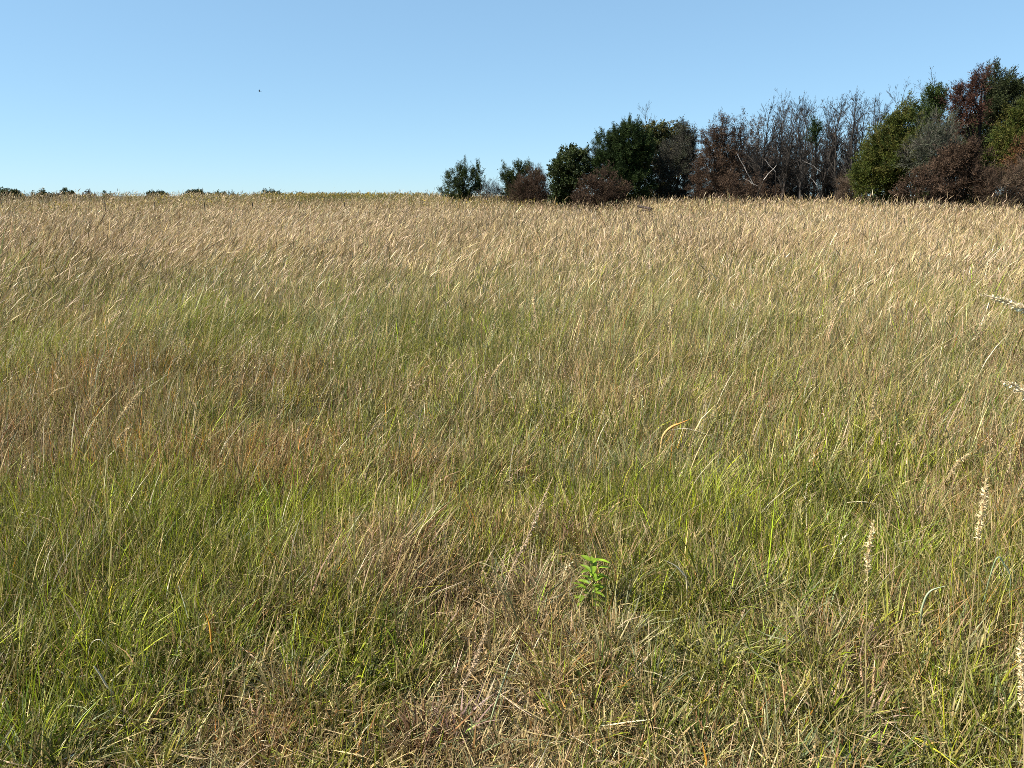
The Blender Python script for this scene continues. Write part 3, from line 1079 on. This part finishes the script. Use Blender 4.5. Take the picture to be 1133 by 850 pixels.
leafy('cedar', 'tallest grey green cedar with a ragged top near the right edge', 'tree', 'cedar', 51,
      [(1100, 83, 3.5, 8), (1098, 97, 8, 12), (1116, 94, 6, 12), (1112, 104, 13, 15), (1096, 114, 14, 16), (1108, 128, 20, 20), (1092, 136, 14, 14), (1126, 112, 9, 14), (1102, 150, 24, 22), (1082, 154, 12, 12), (1100, 180, 30, 24)],
      G_CED, 1100, trunk_r=.26, dens=1.1)
leafy('dead_cedar', 'reddish brown dead cedar cut off by the right edge behind the green ones', 'tree', 'deadcedar', 54,
      [(1137, 108, 10, 14), (1145, 125, 14, 18)], BR_RED, 1140, trunk_r=.14, bark=BARK_D)
leafy('cedar', 'yellowish green cedar at the right edge below the tallest cedar', 'tree', 'cedar', 45.5,
      [(1127, 134, 14, 16), (1140, 130, 16, 22), (1116, 158, 16, 16), (1135, 162, 20, 24), (1104, 172, 13, 12), (1140, 190, 24, 26), (1118, 188, 16, 16)],
      G_OLIVE, 1132, trunk_r=.2, dens=1.1)
leafy('shrub', 'wide brown dead bush with layered sprays in front of the cedars', 'shrub', 'deadcedar', 43.5,
      [(1062, 172, 16, 15), (1076, 176, 14, 14), (1046, 188, 18, 15), (1028, 200, 18, 13), (1012, 210, 15, 10), (1064, 196, 22, 18), (1082, 190, 12, 16), (1045, 208, 22, 12), (1086, 206, 10, 12)],
      BR_DEAD, 1050, trunk_r=.05, trunk_name='stem', stems=3, dens=1.5, bark=BARK_D, fill=.7)
leafy('shrub', 'tan brown leafless shrub at the lower right edge of the wood', 'shrub', 'twig', 42,
      [(1106, 206, 18, 13), (1125, 200, 16, 17), (1140, 205, 16, 15), (1098, 213, 12, 8)], BR_TAN + BR_DEAD, 1118, trunk_r=.03, trunk_name='stem', stems=4, dens=2.2)
leafy('shrub', 'small orange brown dead bush against the yellowish cedar at the right edge', 'shrub', 'deadcedar', 43.6,
      [(1126, 170, 7, 7), (1131, 163, 6, 8), (1120, 178, 6, 5), (1128, 185, 6, 9)], BR_ORANGE, 1128, trunk_r=.04, trunk_name='stem', stems=1, dens=1.0)

# --- tops of far trees seen over the left ridge
FARL = [(6, 207, 14, 'dark rounded far treetop at the left edge of the skyline'),
        (21, 212, 5, 'small far treetop just right of the leftmost skyline tree'),
        (41, 211, 6, 'far treetop on the left ridge, left half of a joined pair'),
        (49, 209, 6, 'far treetop on the left ridge, right half of a joined pair'),
        (59, 212, 8, 'grey brown far treetop between the joined pair and the pointed one'),
        (76, 207, 6, 'pointed far treetop on the left ridge with a thin tip'),
        (96, 211, 8, 'low brownish far treetop right of the pointed one'),
        (119, 212, 5, 'low dark far treetop left of the lone domed one'),
        (174, 210, 12, 'lone domed green far treetop on the left ridge'),
        (214, 207, 9, 'largest green far treetop, left end of the long row on the ridge'),
        (229, 211, 7, 'second treetop of the long row on the ridge'),
        (243, 210, 7, 'third treetop of the long row on the ridge'),
        (258, 213, 6, 'right end treetop of the long row on the ridge'),
        (283, 213, 5, 'tiny treetop left of the flat topped dark one'),
        (299, 209, 10, 'flat topped dark far treetop on the ridge'),
        (331, 212, 6, 'olive far treetop nearest the goldenrod on the ridge')]
for i, (px, ty, w, lb) in enumerate(FARL):
    tn = BR_GREY if i in (4, 6) else G_MID
    leafy('far_tree', lb, 'tree', 'broad', 235 + (i % 3) * 9, [(px, ty + 7, w * .8, 5), (px - w * .5, ty + 10, w * .7, 5), (px + w * .5, ty + 9, w * .7, 5), (px, ty + 14, w * 1.3, 7)],
          tn, px, group='far trees beyond the left ridge', skirt=False, scale=2.2, trunk_r=.25, nlimb=8)

# ------------------------------------------------------------------ fence posts
M_POST = bark_material("weathered_post")


def fence_post(px, py_top, Y, label, group, wood=False):
    x, _, z = at(px, py_top, Y)
    gz = float(ground_z(x, Y))
    h = z - gz
    r = thing('fence_post', label, 'fence post', (x, Y, gz), group)
    a = Acc()
    w = .029
    tubes(a, [[0, 0, -.2]], [[R.normal() * .02, 0, h]], [w], [w * .9], np.array([.035, .040, .030]), 6)
    # T-shaped flange on the front of the stake
    tubes(a, [[-.002, -w * 1.1, -.2]], [[0, -w * 1.1, h * .985]], [w * .45], [w * .4], np.array([.03, .034, .026]), 4)
    link_mesh('stake', a.mesh('fence_stake'), M_POST, r)
    b = Acc()
    tubes(b, [[0, 0, h + .002]], [[0, 0, h + .05]], [w * 1.15], [w * .9], np.array([.06, .06, .05]), 6)
    link_mesh('cap', b.mesh('fence_cap'), M_POST, r)


for px, lb in [(2, 'leftmost'), (60, 'second from left'), (116, 'third from left'), (171, 'fourth from left'), (226, 'fifth from left'), (279, 'sixth from left'), (331, 'seventh from left'), (381, 'eighth from left')]:
    fence_post(px, 224.5, 60, f'thin dark fence post below the left ridge, {lb} of the row', 'fence posts along the left of the meadow')
fence_post(806, 225, 50, 'thin dark fence post in tall tan grass in front of the rusty dead cedar', 'fence posts on the right side')
fence_post(980, 225, 41, 'thin dark fence post in tall tan grass in front of the olive cedar', 'fence posts on the right side')


def build_log():
    x0, y0, z0 = at(706, 228.3, 46)
    x1, y1, z1 = at(721, 231.5, 45.2)
    gx, gz = (x0 + x1) / 2, float(ground_z((x0 + x1) / 2, 45.6))
    r = thing('fallen_log', 'dark fallen log lying on the tall grass in front of the dark cedar', 'log', (gx, 45.6, gz))
    b = np.array([gx, 45.6, gz])
    sg = []
    limb_path(np.array([x0, y0, z0]) - b, np.array([x1, y1, z1]) - b, .07, .09, 6, .01, sg)
    limb_path(np.array([x1, y1, z1]) - b, np.array([x1 + .1, y1, gz - .05]) - b, .03, .03, 3, .03, sg)
    limb_path(np.array([x0, y0, z0]) - b, np.array([x0 - .25, y0 + .2, gz - .05]) - b, .025, .025, 3, .03, sg)
    link_mesh('bole', sticks_mesh('log_bole', sg, [(.05, .035, .028), (.035, .025, .02)], 7), M_BARK, r)
    sg = []
    limb_path((np.array([x0, y0, z0]) * .4 + np.array([x1, y1, z1]) * .6) - b - np.array([.25, 0, .12]), np.array([x1 - .1, y1 - .1, z1 - .1]) - b, .04, .05, 3, .03, sg)
    link_mesh('branch', sticks_mesh('log_branch', sg, [(.05, .035, .028), (.035, .025, .02)], 5), M_BARK, r)


build_log()


# ------------------------------------------------------------------ bird
def build_bird():
    x, y, z = at(287, 101, 120)
    m = bpy.data.materials.new("dark_plumage")
    m.use_nodes = True
    nt = m.node_tree
    pb = nt.nodes["Principled BSDF"]
    no = nt.nodes.new("ShaderNodeTexNoise")
    no.inputs["Scale"].default_value = 20
    rp = nt.nodes.new("ShaderNodeValToRGB")
    rp.color_ramp.elements[0].color = (.02, .018, .016, 1)
    rp.color_ramp.elements[1].color = (.05, .045, .04, 1)
    nt.links.new(no.outputs["Fac"], rp.inputs[0])
    nt.links.new(rp.outputs[0], pb.inputs["Base Color"])
    pb.inputs["Roughness"].default_value = .7
    # lofted body along x with wings as swept lofts
    v, f = [], []
    n = 8
    prof = [(-.30, .015, 0), (-.2, .03, 0), (-.1, .055, 0), (0, .065, 0), (.08, .055, .005), (.13, .035, .015), (.17, .038, .02), (.205, .022, .018), (.235, .005, .014)]
    for px, r, dz in prof:
        for i in range(n):
            a = 2 * math.pi * i / n
            v.append((px, r * math.cos(a), r * math.sin(a) + dz))
    for j in range(len(prof) - 1):
        for i in range(n):
            k = (i + 1) % n
            f.append((j * n + i, j * n + k, (j + 1) * n + k, (j + 1) * n + i))
    f.append(tuple(range(n))[::-1])
    f.append(tuple(range((len(prof) - 1) * n, len(prof) * n)))
    for s in (-1, 1):
        b = len(v)
        for t, chord, sw, up in [(0.04, .17, 0, .02), (.2, .19, .03, .09), (.36, .15, 0, .11), (.5, .08, -.06, .09), (.58, .015, -.12, .07)]:
            v += [(sw + chord * .5, s * t, up), (sw, s * t, up + .014), (sw - chord * .5, s * t, up), (sw, s * t, up - .008)]
        for j in range(4):
            for i in range(4):
                k = (i + 1) % 4
                q = (b + j * 4 + i, b + j * 4 + k, b + j * 4 + 4 + k, b + j * 4 + 4 + i)
                f.append(q if s > 0 else q[::-1])
        f.append((b, b + 1, b + 2, b + 3))
        f.append((b + 19, b + 18, b + 17, b + 16))
    b = len(v)
    v += [(-.28, -.02, 0), (-.28, .02, 0), (-.40, .06, 0), (-.40, -.06, 0), (-.28, -.02, .012), (-.28, .02, .012), (-.40, .06, .006), (-.40, -.06, .006)]
    f += [(b, b + 3, b + 2, b + 1), (b + 4, b + 5, b + 6, b + 7), (b, b + 1, b + 5, b + 4), (b + 1, b + 2, b + 6, b + 5), (b + 2, b + 3, b + 7, b + 6), (b + 3, b, b + 4, b + 7)]
    me = bpy.data.meshes.new('bird')
    me.from_pydata(v, [], f)
    o = link_mesh('bird', me, m)
    o.location = (x, y, z)
    o.rotation_euler = (rad(15), 0, rad(200))
    o.scale = (.8, .8, .8)
    o['label'] = 'tiny dark bird flying in the blue sky'
    o['category'] = 'bird'


build_bird()


# ------------------------------------------------------------------ individual plants that stand out
def curve_pts(ctrl, n):
    """Catmull-Rom through control points"""
    c = [np.array(p, float) for p in ctrl]
    c = [2 * c[0] - c[1]] + c + [2 * c[-1] - c[-2]]
    out = []
    m = len(c) - 3
    for i in range(m):
        for j in range(n):
            t = j / n
            p0, p1, p2, p3 = c[i:i + 4]
            out.append(.5 * (2 * p1 + (p2 - p0) * t + (2 * p0 - 5 * p1 + 4 * p2 - p3) * t * t + (3 * p1 - p0 - 3 * p2 + p3) * t ** 3))
    out.append(c[-2])
    return np.array(out)


def stem_mesh(name, pts, r0, r1, c):
    a = Acc()
    n = len(pts) - 1
    rr = np.linspace(r0, r1, n + 1)
    tubes(a, pts[:-1], pts[1:] + (pts[1:] - pts[:-1]) * .04, rr[:-1], rr[1:], np.array(c), 6)
    return a.mesh(name)


def world_curve(pix, Y0):
    """pix: list of (px,py[,dY]) -> world control points at distance Y0 (+dY)"""
    return [np.array(at(p[0], p[1], Y0 + (p[2] if len(p) > 2 else 0))) for p in pix]


def emerge_Y(px, py, Y0, k=.8):
    """distance at which this sight line crosses the canopy height"""
    d = ray(px, py)
    Y = Y0
    for _ in range(12):
        z = float(ground_z(d[0] / d[1] * Y, Y)) + k * float(height_base(np.hypot(d[0] / d[1] * Y, Y)))
        Y = .5 * Y + .5 * (CAM_H - z) / (-d[2] / d[1])
    return float(Y)


def grass_stalk(label, pix, Y0, r=.0016, head=.3, headw=.008, c=(.42, .31, .16), ch=None, group='standout grass stalks', name='grass_stalk', rooted=True):
    """stem through photo points (root first) with a seed head over the last part"""
    if Y0 > 1.8:
        Y0 = emerge_Y(pix[0][0], min(pix[0][1], 800), Y0)
    ctrl = world_curve(pix, Y0)
    base = ctrl[0].copy()
    base[2] = float(ground_z(base[0], base[1]))
    if rooted and ctrl[0][2] > base[2] + .02:
        ctrl = [base] + ctrl
    r_ = thing(name, label, 'grass stalk', tuple(base), group)
    pts = curve_pts(ctrl, 8) - base
    link_mesh('stem', stem_mesh('stalk_stem', pts, r, r * .55, c), M_STRAW, r_)
    if head > 0:
        seg = np.linalg.norm(np.diff(pts, axis=0), axis=1)
        s = np.concatenate([[0], np.cumsum(seg)])
        tot = s[-1]
        a = Acc()
        n = int(np.clip(head * tot / (headw * .26), 30, 160))
        t = np.linspace(1 - head, 1.0, n)
        q = np.stack([np.interp(t * tot, s, pts[:, i]) for i in range(3)], 1)
        tan = unit(np.gradient(q, axis=0))
        ch = np.array(ch or (.56, .44, .25))
        e1 = unit(np.cross(tan, np.array([.31, .17, .93])))
        e2 = np.cross(tan, e1)
        for rep in range(3):
            # glumes overlap like roof tiles: each faces outward from the stem
            ph = R.random(n) * 2 * math.pi
            rv = e1 * np.cos(ph)[:, None] + e2 * np.sin(ph)[:, None]
            dd = unit(tan + .7 * R.normal(size=(n, 3)))
            u = (t - (1 - head)) / head
            env = np.sin(np.clip(u * .85 + .15, 0, 1) * math.pi) ** .6 + .15
            diamonds(a, q + rv * (headw * .20 * env)[:, None], dd, (.0055 + headw * 1.2) * (.6 + .7 * R.random(n)) * env,
                     headw * .62 * (.6 + .7 * R.random(n)) * env, np.clip(ch * np.exp(R.normal(size=(n, 1)) * .2), 0, .85))
        link_mesh('seed_head', a.mesh('stalk_seed_head'), M_HUSK, r_)
    return r_


def blade(label, pix, Y0, w, c0, c1, name='bent_straw', face=0.0, group='standout grass blades', lying=False):
    low = max(pix, key=lambda q: q[1])
    Y0 = emerge_Y(low[0], low[1], Y0, .75 if lying else 1.0)
    ctrl = world_curve(pix, Y0)
    base = ctrl[0].copy()
    base[2] = float(ground_z(base[0], base[1]))
    if not lying and ctrl[0][2] > base[2] + .02:
        back = ctrl[0] - ctrl[1]
        base = base + np.array([back[0], back[1], 0]) * .7
        base[2] = float(ground_z(base[0], base[1]))
        ctrl = [base] + ctrl
    pts = curve_pts(ctrl, 8) - base
    tan = unit(np.gradient(pts, axis=0))
    view = np.array([0, .25, -1.0]) if lying else np.array([math.sin(face), math.cos(face), -.5])
    S = unit(np.cross(tan, view))
    N = np.cross(S, tan)
    n = len(pts)
    t = np.linspace(0, 1, n)
    ww = w * .5 * np.minimum(1, .55 + t * 1.2) * (1 - np.maximum(t - .55, 0) ** 1.5 / .45 ** 1.5 * .96)
    th = .0004
    v = np.stack([pts - S * ww[:, None] + N * ww[:, None] * .25, pts - N * th, pts + S * ww[:, None] + N * ww[:, None] * .25, pts + N * th], 1).reshape(-1, 3)
    f = []
    for i in range(n - 1):
        for j in range(4):
            k = (j + 1) % 4
            f.append((i * 4 + j, i * 4 + k, i * 4 + 4 + k, i * 4 + 4 + j))
    f += [(3, 2, 1, 0), ((n - 1) * 4, (n - 1) * 4 + 1, (n - 1) * 4 + 2, (n - 1) * 4 + 3)]
    l = np.array(f).ravel()
    c = np.array(c0)[None] * (1 - t[:, None]) + np.array(c1)[None] * t[:, None]
    me = np_mesh('grass_blade', v, l, np.arange(len(f)) * 4, np.repeat(c, 4, 0), True)
    o = link_mesh(name, me, M_STRAW)
    o.location = tuple(base)
    o['label'] = label
    o['category'] = 'grass blade'
    o['group'] = group


def leaf_mesh(name, L, W, c, droop=.3, fold=.25, seed=0):
    n, m = 7, 5
    v = []
    for i in range(n):
        t = i / (n - 1)
        w = W * .5 * math.sin(math.pi * min(t * .92 + .04, 1) ** .8) ** .8
        for j in range(m):
            s = (j / (m - 1)) * 2 - 1
            v.append((L * t, w * s, -droop * L * t * t + abs(s) * w * fold * 2 + .012 * L * math.sin(9 * t + seed + 2 * s)))
    f = []
    for i in range(n - 1):
        for j in range(m - 1):
            a = i * m + j
            f.append((a, a + m, a + m + 1, a + 1))
    l = np.array(f).ravel()
    cc = np.tile(np.array(c), (len(v), 1))
    for i in range(n):
        cc[i * m + m // 2] *= 1.25
    return np_mesh(name, np.array(v), l, np.arange(len(f)) * 4, cc, True)


def leafy_plant(name, label, px, py, Y, h, leaves, c, cat='plant', stem_c=(.12, .13, .03), wide=0.0):
    """px,py: where its top shows; leaves: (height fraction, azimuth deg, pitch deg, length, width)"""
    x, _, z = at(px, py, Y)
    gz = float(ground_z(x, Y))
    h = max(z - gz, .05)
    root = thing(name, label, cat, (x, Y, gz))
    ctrl = [(-.02, 0, 0), (-.012, .005, h * .35), (.008, 0, h * .7), (0, 0, h)]
    pts = curve_pts(ctrl, 6)
    link_mesh('stem', stem_mesh('plant_stem', pts, .003, .0014, stem_c), M_GRASS, root)
    zz = pts[:, 2]
    for i, (fh, az, pt, L, W) in enumerate(leaves):
        if wide and i % 3 == 0:
            # side twig that carries this leaf outward
            zt = fh * h
            a0 = np.array([float(np.interp(zt - .02, zz, pts[:, 0])), float(np.interp(zt - .02, zz, pts[:, 1])), zt - .02])
            a1 = a0 + np.array([wide * math.cos(rad(az)), wide * math.sin(rad(az)), .02])
            link_mesh('twig', stem_mesh('plant_twig', np.array([a0, (a0 + a1) / 2 + np.array([0, 0, .002]), a1]), .0014, .0009, stem_c), M_GRASS, root)
        k = np.array(c) * math.exp(random.gauss(0, .13))
        o = link_mesh('leaf', leaf_mesh('plant_leaf', L, W, k, random.uniform(.15, .6), random.uniform(.1, .35), i), M_FRESH, root)
        zt = fh * h
        off = wide * random.uniform(.2, 1)
        o.location = (float(np.interp(zt, zz, pts[:, 0])) + off * math.cos(rad(az)), float(np.interp(zt, zz, pts[:, 1])) + off * math.sin(rad(az)), zt)
        o.rotation_euler = (rad(random.uniform(-25, 25)), rad(-pt), rad(az))


random.seed(5)
lv = []
for i in range(32):
    fh = .30 + .70 * i / 31
    lv.append((fh, i * 137.5 + random.uniform(-25, 25), random.uniform(0, 45), random.uniform(.038, .066) * (1.15 - .3 * fh), random.uniform(.016, .026)))
leafy_plant('leafy_plant', 'bright lime green leafy plant standing in the dull grass right of centre', 655, 620, 2.64, .3, lv, (.20, .30, .02), wide=.022)
lv = [(.45 + .55 * i / 12, i * 137.5, random.uniform(10, 50), random.uniform(.045, .075), random.uniform(.016, .026)) for i in range(13)]
leafy_plant('leafy_plant', 'pale green weed with small shiny leaves above the bright green grass on the left', 292, 489, 4.2, .4, lv, (.26, .34, .07))
lv = [(.55 + .45 * i / 6, i * 137.5 + 160, random.uniform(0, 40), random.uniform(.09, .13), random.uniform(.05, .07)) for i in range(7)]
leafy_plant('leafy_plant', 'small lime green sprig with broad leaves far out in the meadow', 458, 357, 8.2, .5, lv, (.24, .36, .02))

# near seed heads that reach in at the right edge
CH = (.66, .52, .30)
grass_stalk('thick cream seed head reaching in at the right edge, the upper one', [(1230, 700), (1195, 420), (1165, 352), (1133, 341), (1105, 331), (1084, 326)], 1.75, .0018, .36, .0145, (.46, .36, .2), (.78, .64, .42))
grass_stalk('thick cream seed head reaching in at the right edge, the lower one', [(1215, 720), (1190, 520), (1160, 450), (1133, 433), (1118, 425), (1107, 422)], 1.7, .0018, .22, .0125, (.46, .36, .2), (.78, .64, .42))
grass_stalk('upright cream seed stalk cut by the right edge near the bottom', [(1133, 860), (1131, 770), (1130, 720), (1132, 690)], 1.75, .0017, .5, .006, (.42, .32, .17), CH)
grass_stalk('tall arching tan stalk bowing to the right above the mid meadow', [(915, 400), (914, 378), (919, 360), (932, 335), (945, 319), (957, 311)], 6.6, .005, .5, .009, (.42, .31, .16))
grass_stalk('upright cream seed stalk with a long thin stem at lower right', [(957, 830), (958, 720), (960, 640), (961, 610), (967, 575)], 2.45, .0018, .22, .006, (.36, .28, .13), CH)
grass_stalk('cream seed stalk rising straight up near the right edge of the middle meadow', [(1062, 800), (1075, 680), (1083, 590), (1088, 560), (1092, 525)], 2.5, .0018, .22, .0065, (.36, .28, .13), CH)
grass_stalk('long thin straight stem slanting up to the right across the right meadow', [(965, 425), (1010, 400), (1060, 371), (1103, 347)], 4.6, .0022, 0, .01, (.48, .38, .20))
grass_stalk('thin straw stem slanting down to the right below the arching stalk', [(922, 432), (895, 413), (865, 396), (845, 382)], 5.2, .0024, 0, .01, (.46, .35, .19))
grass_stalk('slender tan stalk leaning right near the centre of the meadow', [(525, 460), (536, 432), (550, 408), (565, 391)], 6.0, .003, .4, .0075)
grass_stalk('tan stalk leaning right, left of the slender centre one', [(488, 440), (492, 420), (498, 406), (506, 397)], 6.2, .003, .4, .0075)
grass_stalk('pale tan seed stalk leaning strongly right at lower centre', [(548, 668), (570, 622), (588, 586), (600, 555), (612, 528)], 3.1, .0018, .6, .0042, (.46, .34, .20), (.55, .41, .28))
grass_stalk('pale seed stalk leaning right among straw at bottom centre', [(498, 800), (512, 760), (527, 728), (538, 697)], 2.5, .0018, .5, .0042, (.46, .34, .20), (.53, .40, .26))
grass_stalk('long pale stalk bending right on the left side of the meadow', [(108, 508), (124, 476), (140, 452), (158, 430)], 4.7, .0022, .35, .010)
grass_stalk('short pale stalk right below the long bending left one', [(126, 496), (132, 484), (138, 477), (147, 470)], 4.4, .0022, .5, .0075)
grass_stalk('bleached stalk bending over at the far left of the meadow', [(48, 452), (54, 440), (62, 432), (75, 428)], 5.4, .0026, .5, .0075)
grass_stalk('arched stalk at the upper left over green grass', [(27, 362), (30, 352), (35, 344), (46, 339)], 9.0, .004, .6, .016)
grass_stalk('tall straight stalk in the upper right meadow left of the arching one', [(740, 384), (741, 360), (743, 340), (746, 324)], 8.0, .004, .5, .016)
grass_stalk('tall upright stalk standing in the upper centre meadow', [(590, 372), (591, 350), (591, 330), (593, 314)], 8.2, .004, .5, .016)
grass_stalk('upright stalk with a slim head near the right side of the meadow', [(962, 478), (965, 455), (967, 440), (972, 425)], 4.9, .0024, .5, .0075)
grass_stalk('leaning slim stalk at lower right with a bleached head', [(1038, 548), (1048, 530), (1060, 512), (1075, 500)], 3.6, .0018, .4, .008)

WH = (.52, .46, .33)
blade('bent white leaf with an orange tip in the right centre meadow', [(732, 490), (736, 479), (744, 472), (754, 468), (763, 464)], 4.9, .016, (.55, .42, .2), (.62, .24, .03))
blade('long dry arching leaf right of the bent orange tipped one', [(742, 476), (756, 474), (768, 476), (783, 481), (800, 489)], 4.75, .010, WH, (.5, .42, .28), lying=True)
blade('white looping leaf at lower left', [(97, 730), (99, 716), (104, 709), (111, 708), (117, 715)], 2.5, .005, WH, (.6, .54, .42), lying=True)
blade('orange dead leaf pointing up at lower left', [(234, 716), (233, 700), (231, 688), (226, 676)], 2.55, .008, (.40, .22, .05), (.55, .24, .03))
blade('yellow leaf standing upright on the left', [(121, 668), (122, 660), (123, 652), (126, 643)], 2.85, .009, (.34, .30, .03), (.52, .40, .04))
blade('pale straw leaf crossing another near the lower left corner', [(63, 740), (72, 746), (80, 750), (98, 746)], 2.3, .007, WH, WH, lying=True)
blade('pale straw leaf slanting down near the lower left corner', [(104, 737), (112, 748), (119, 760), (127, 768)], 2.3, .007, WH, (.55, .48, .36), lying=True)
blade('curled pale leaf near the bottom centre', [(553, 632), (545, 628), (537, 624), (529, 622)], 2.9, .007, (.5, .42, .2), (.62, .54, .3), lying=True)
blade('white bent leaf left of the lower centre', [(426, 582), (422, 574), (419, 568), (421, 565)], 3.4, .009, WH, (.75, .7, .6), lying=True)
blade('silvery green flat leaf at the lower right', [(838, 697), (850, 703), (865, 707), (882, 711)], 2.5, .009, (.30, .30, .13), (.38, .35, .19), lying=True)
blade('silvery green flat leaf below its twin at the lower right', [(822, 711), (835, 722), (850, 731), (866, 739)], 2.4, .009, (.30, .30, .13), (.38, .35, .19), lying=True)
blade('long pale leaf standing at bottom right', [(984, 780), (993, 805), (1003, 830), (1012, 850)], 2.05, .005, (.45, .4, .26), (.5, .45, .3), lying=True)
blade('pale green arching leaf near the lower right edge', [(1018, 690), (1022, 668), (1030, 654), (1048, 648)], 2.7, .009, (.26, .32, .17), (.40, .44, .28))
blade('grey green drooping leaf at the right edge', [(1100, 624), (1112, 626), (1118, 640), (1116, 668)], 2.6, .007, (.22, .28, .14), (.32, .36, .22))
blade('long pale green leaf standing at bottom centre', [(545, 790), (556, 757), (566, 730), (578, 702)], 2.4, .006, (.28, .32, .15), (.45, .45, .28))
blade('dry straw leaf angled right of the lime green plant', [(760, 645), (756, 635), (747, 626), (735, 620)], 3.0, .008, (.5, .42, .26), WH)
blade('pale fallen leaf in the middle right of the meadow', [(937, 556), (950, 555), (963, 556), (978, 560)], 3.4, .010, (.55, .46, .28), (.6, .5, .3), lying=True)

# ------------------------------------------------------------------ light
SUN_EL, SUN_AZ = 45.0, -102.0      # azimuth: degrees to the right of the view direction (negative = left)
w = bpy.data.worlds.new("World")
scene.world = w
w.use_nodes = True
nt = w.node_tree
bg = nt.nodes["Background"]
sky = nt.nodes.new("ShaderNodeTexSky")
sky.sky_type = 'NISHITA'
sky.sun_disc = False
sky.sun_elevation = rad(SUN_EL)
sky.sun_rotation = rad(SUN_AZ)
sky.altitude = 2000
sky.air_density = 1.0
sky.dust_density = .0
sky.ozone_density = 6.0
gm = nt.nodes.new("ShaderNodeGamma")
gm.inputs[1].default_value = .45
tn = nt.nodes.new("ShaderNodeMix")
tn.data_type = 'RGBA'
tn.blend_type = 'MULTIPLY'
tn.inputs["Factor"].default_value = 1
tn.inputs[7].default_value = (.71 * 1.095, .955 * 1.095, 1.09 * 1.095, 1)
nt.links.new(sky.outputs[0], gm.inputs[0])
nt.links.new(gm.outputs[0], tn.inputs[6])
nt.links.new(tn.outputs[2], bg.inputs[0])
bg.inputs[1].default_value = .143
sl = bpy.data.lights.new("sun", 'SUN')
sl.energy = 5.0
sl.angle = rad(.5)
sl.color = (1.0, .95, .84)
so = bpy.data.objects.new("sun", sl)
col.objects.link(so)
sd = Vector((math.sin(rad(SUN_AZ)) * math.cos(rad(SUN_EL)), math.cos(rad(SUN_AZ)) * math.cos(rad(SUN_EL)), math.sin(rad(SUN_EL))))
so.rotation_euler = (-sd).to_track_quat('-Z', 'Y').to_euler()
so.location = (-30, 0, 40)

scene.view_settings.view_transform = 'Standard'
scene.view_settings.look = 'None'
scene.view_settings.gamma = 1
scene.view_settings.exposure = 1.32
scene.cycles.use_denoising = False
scene.cycles.max_bounces = 6
scene.cycles.diffuse_bounces = 3
scene.cycles.transmission_bounces = 3
scene.cycles.glossy_bounces = 1
scene.cycles.transparent_max_bounces = 2
scene.cycles.filter_width = .85
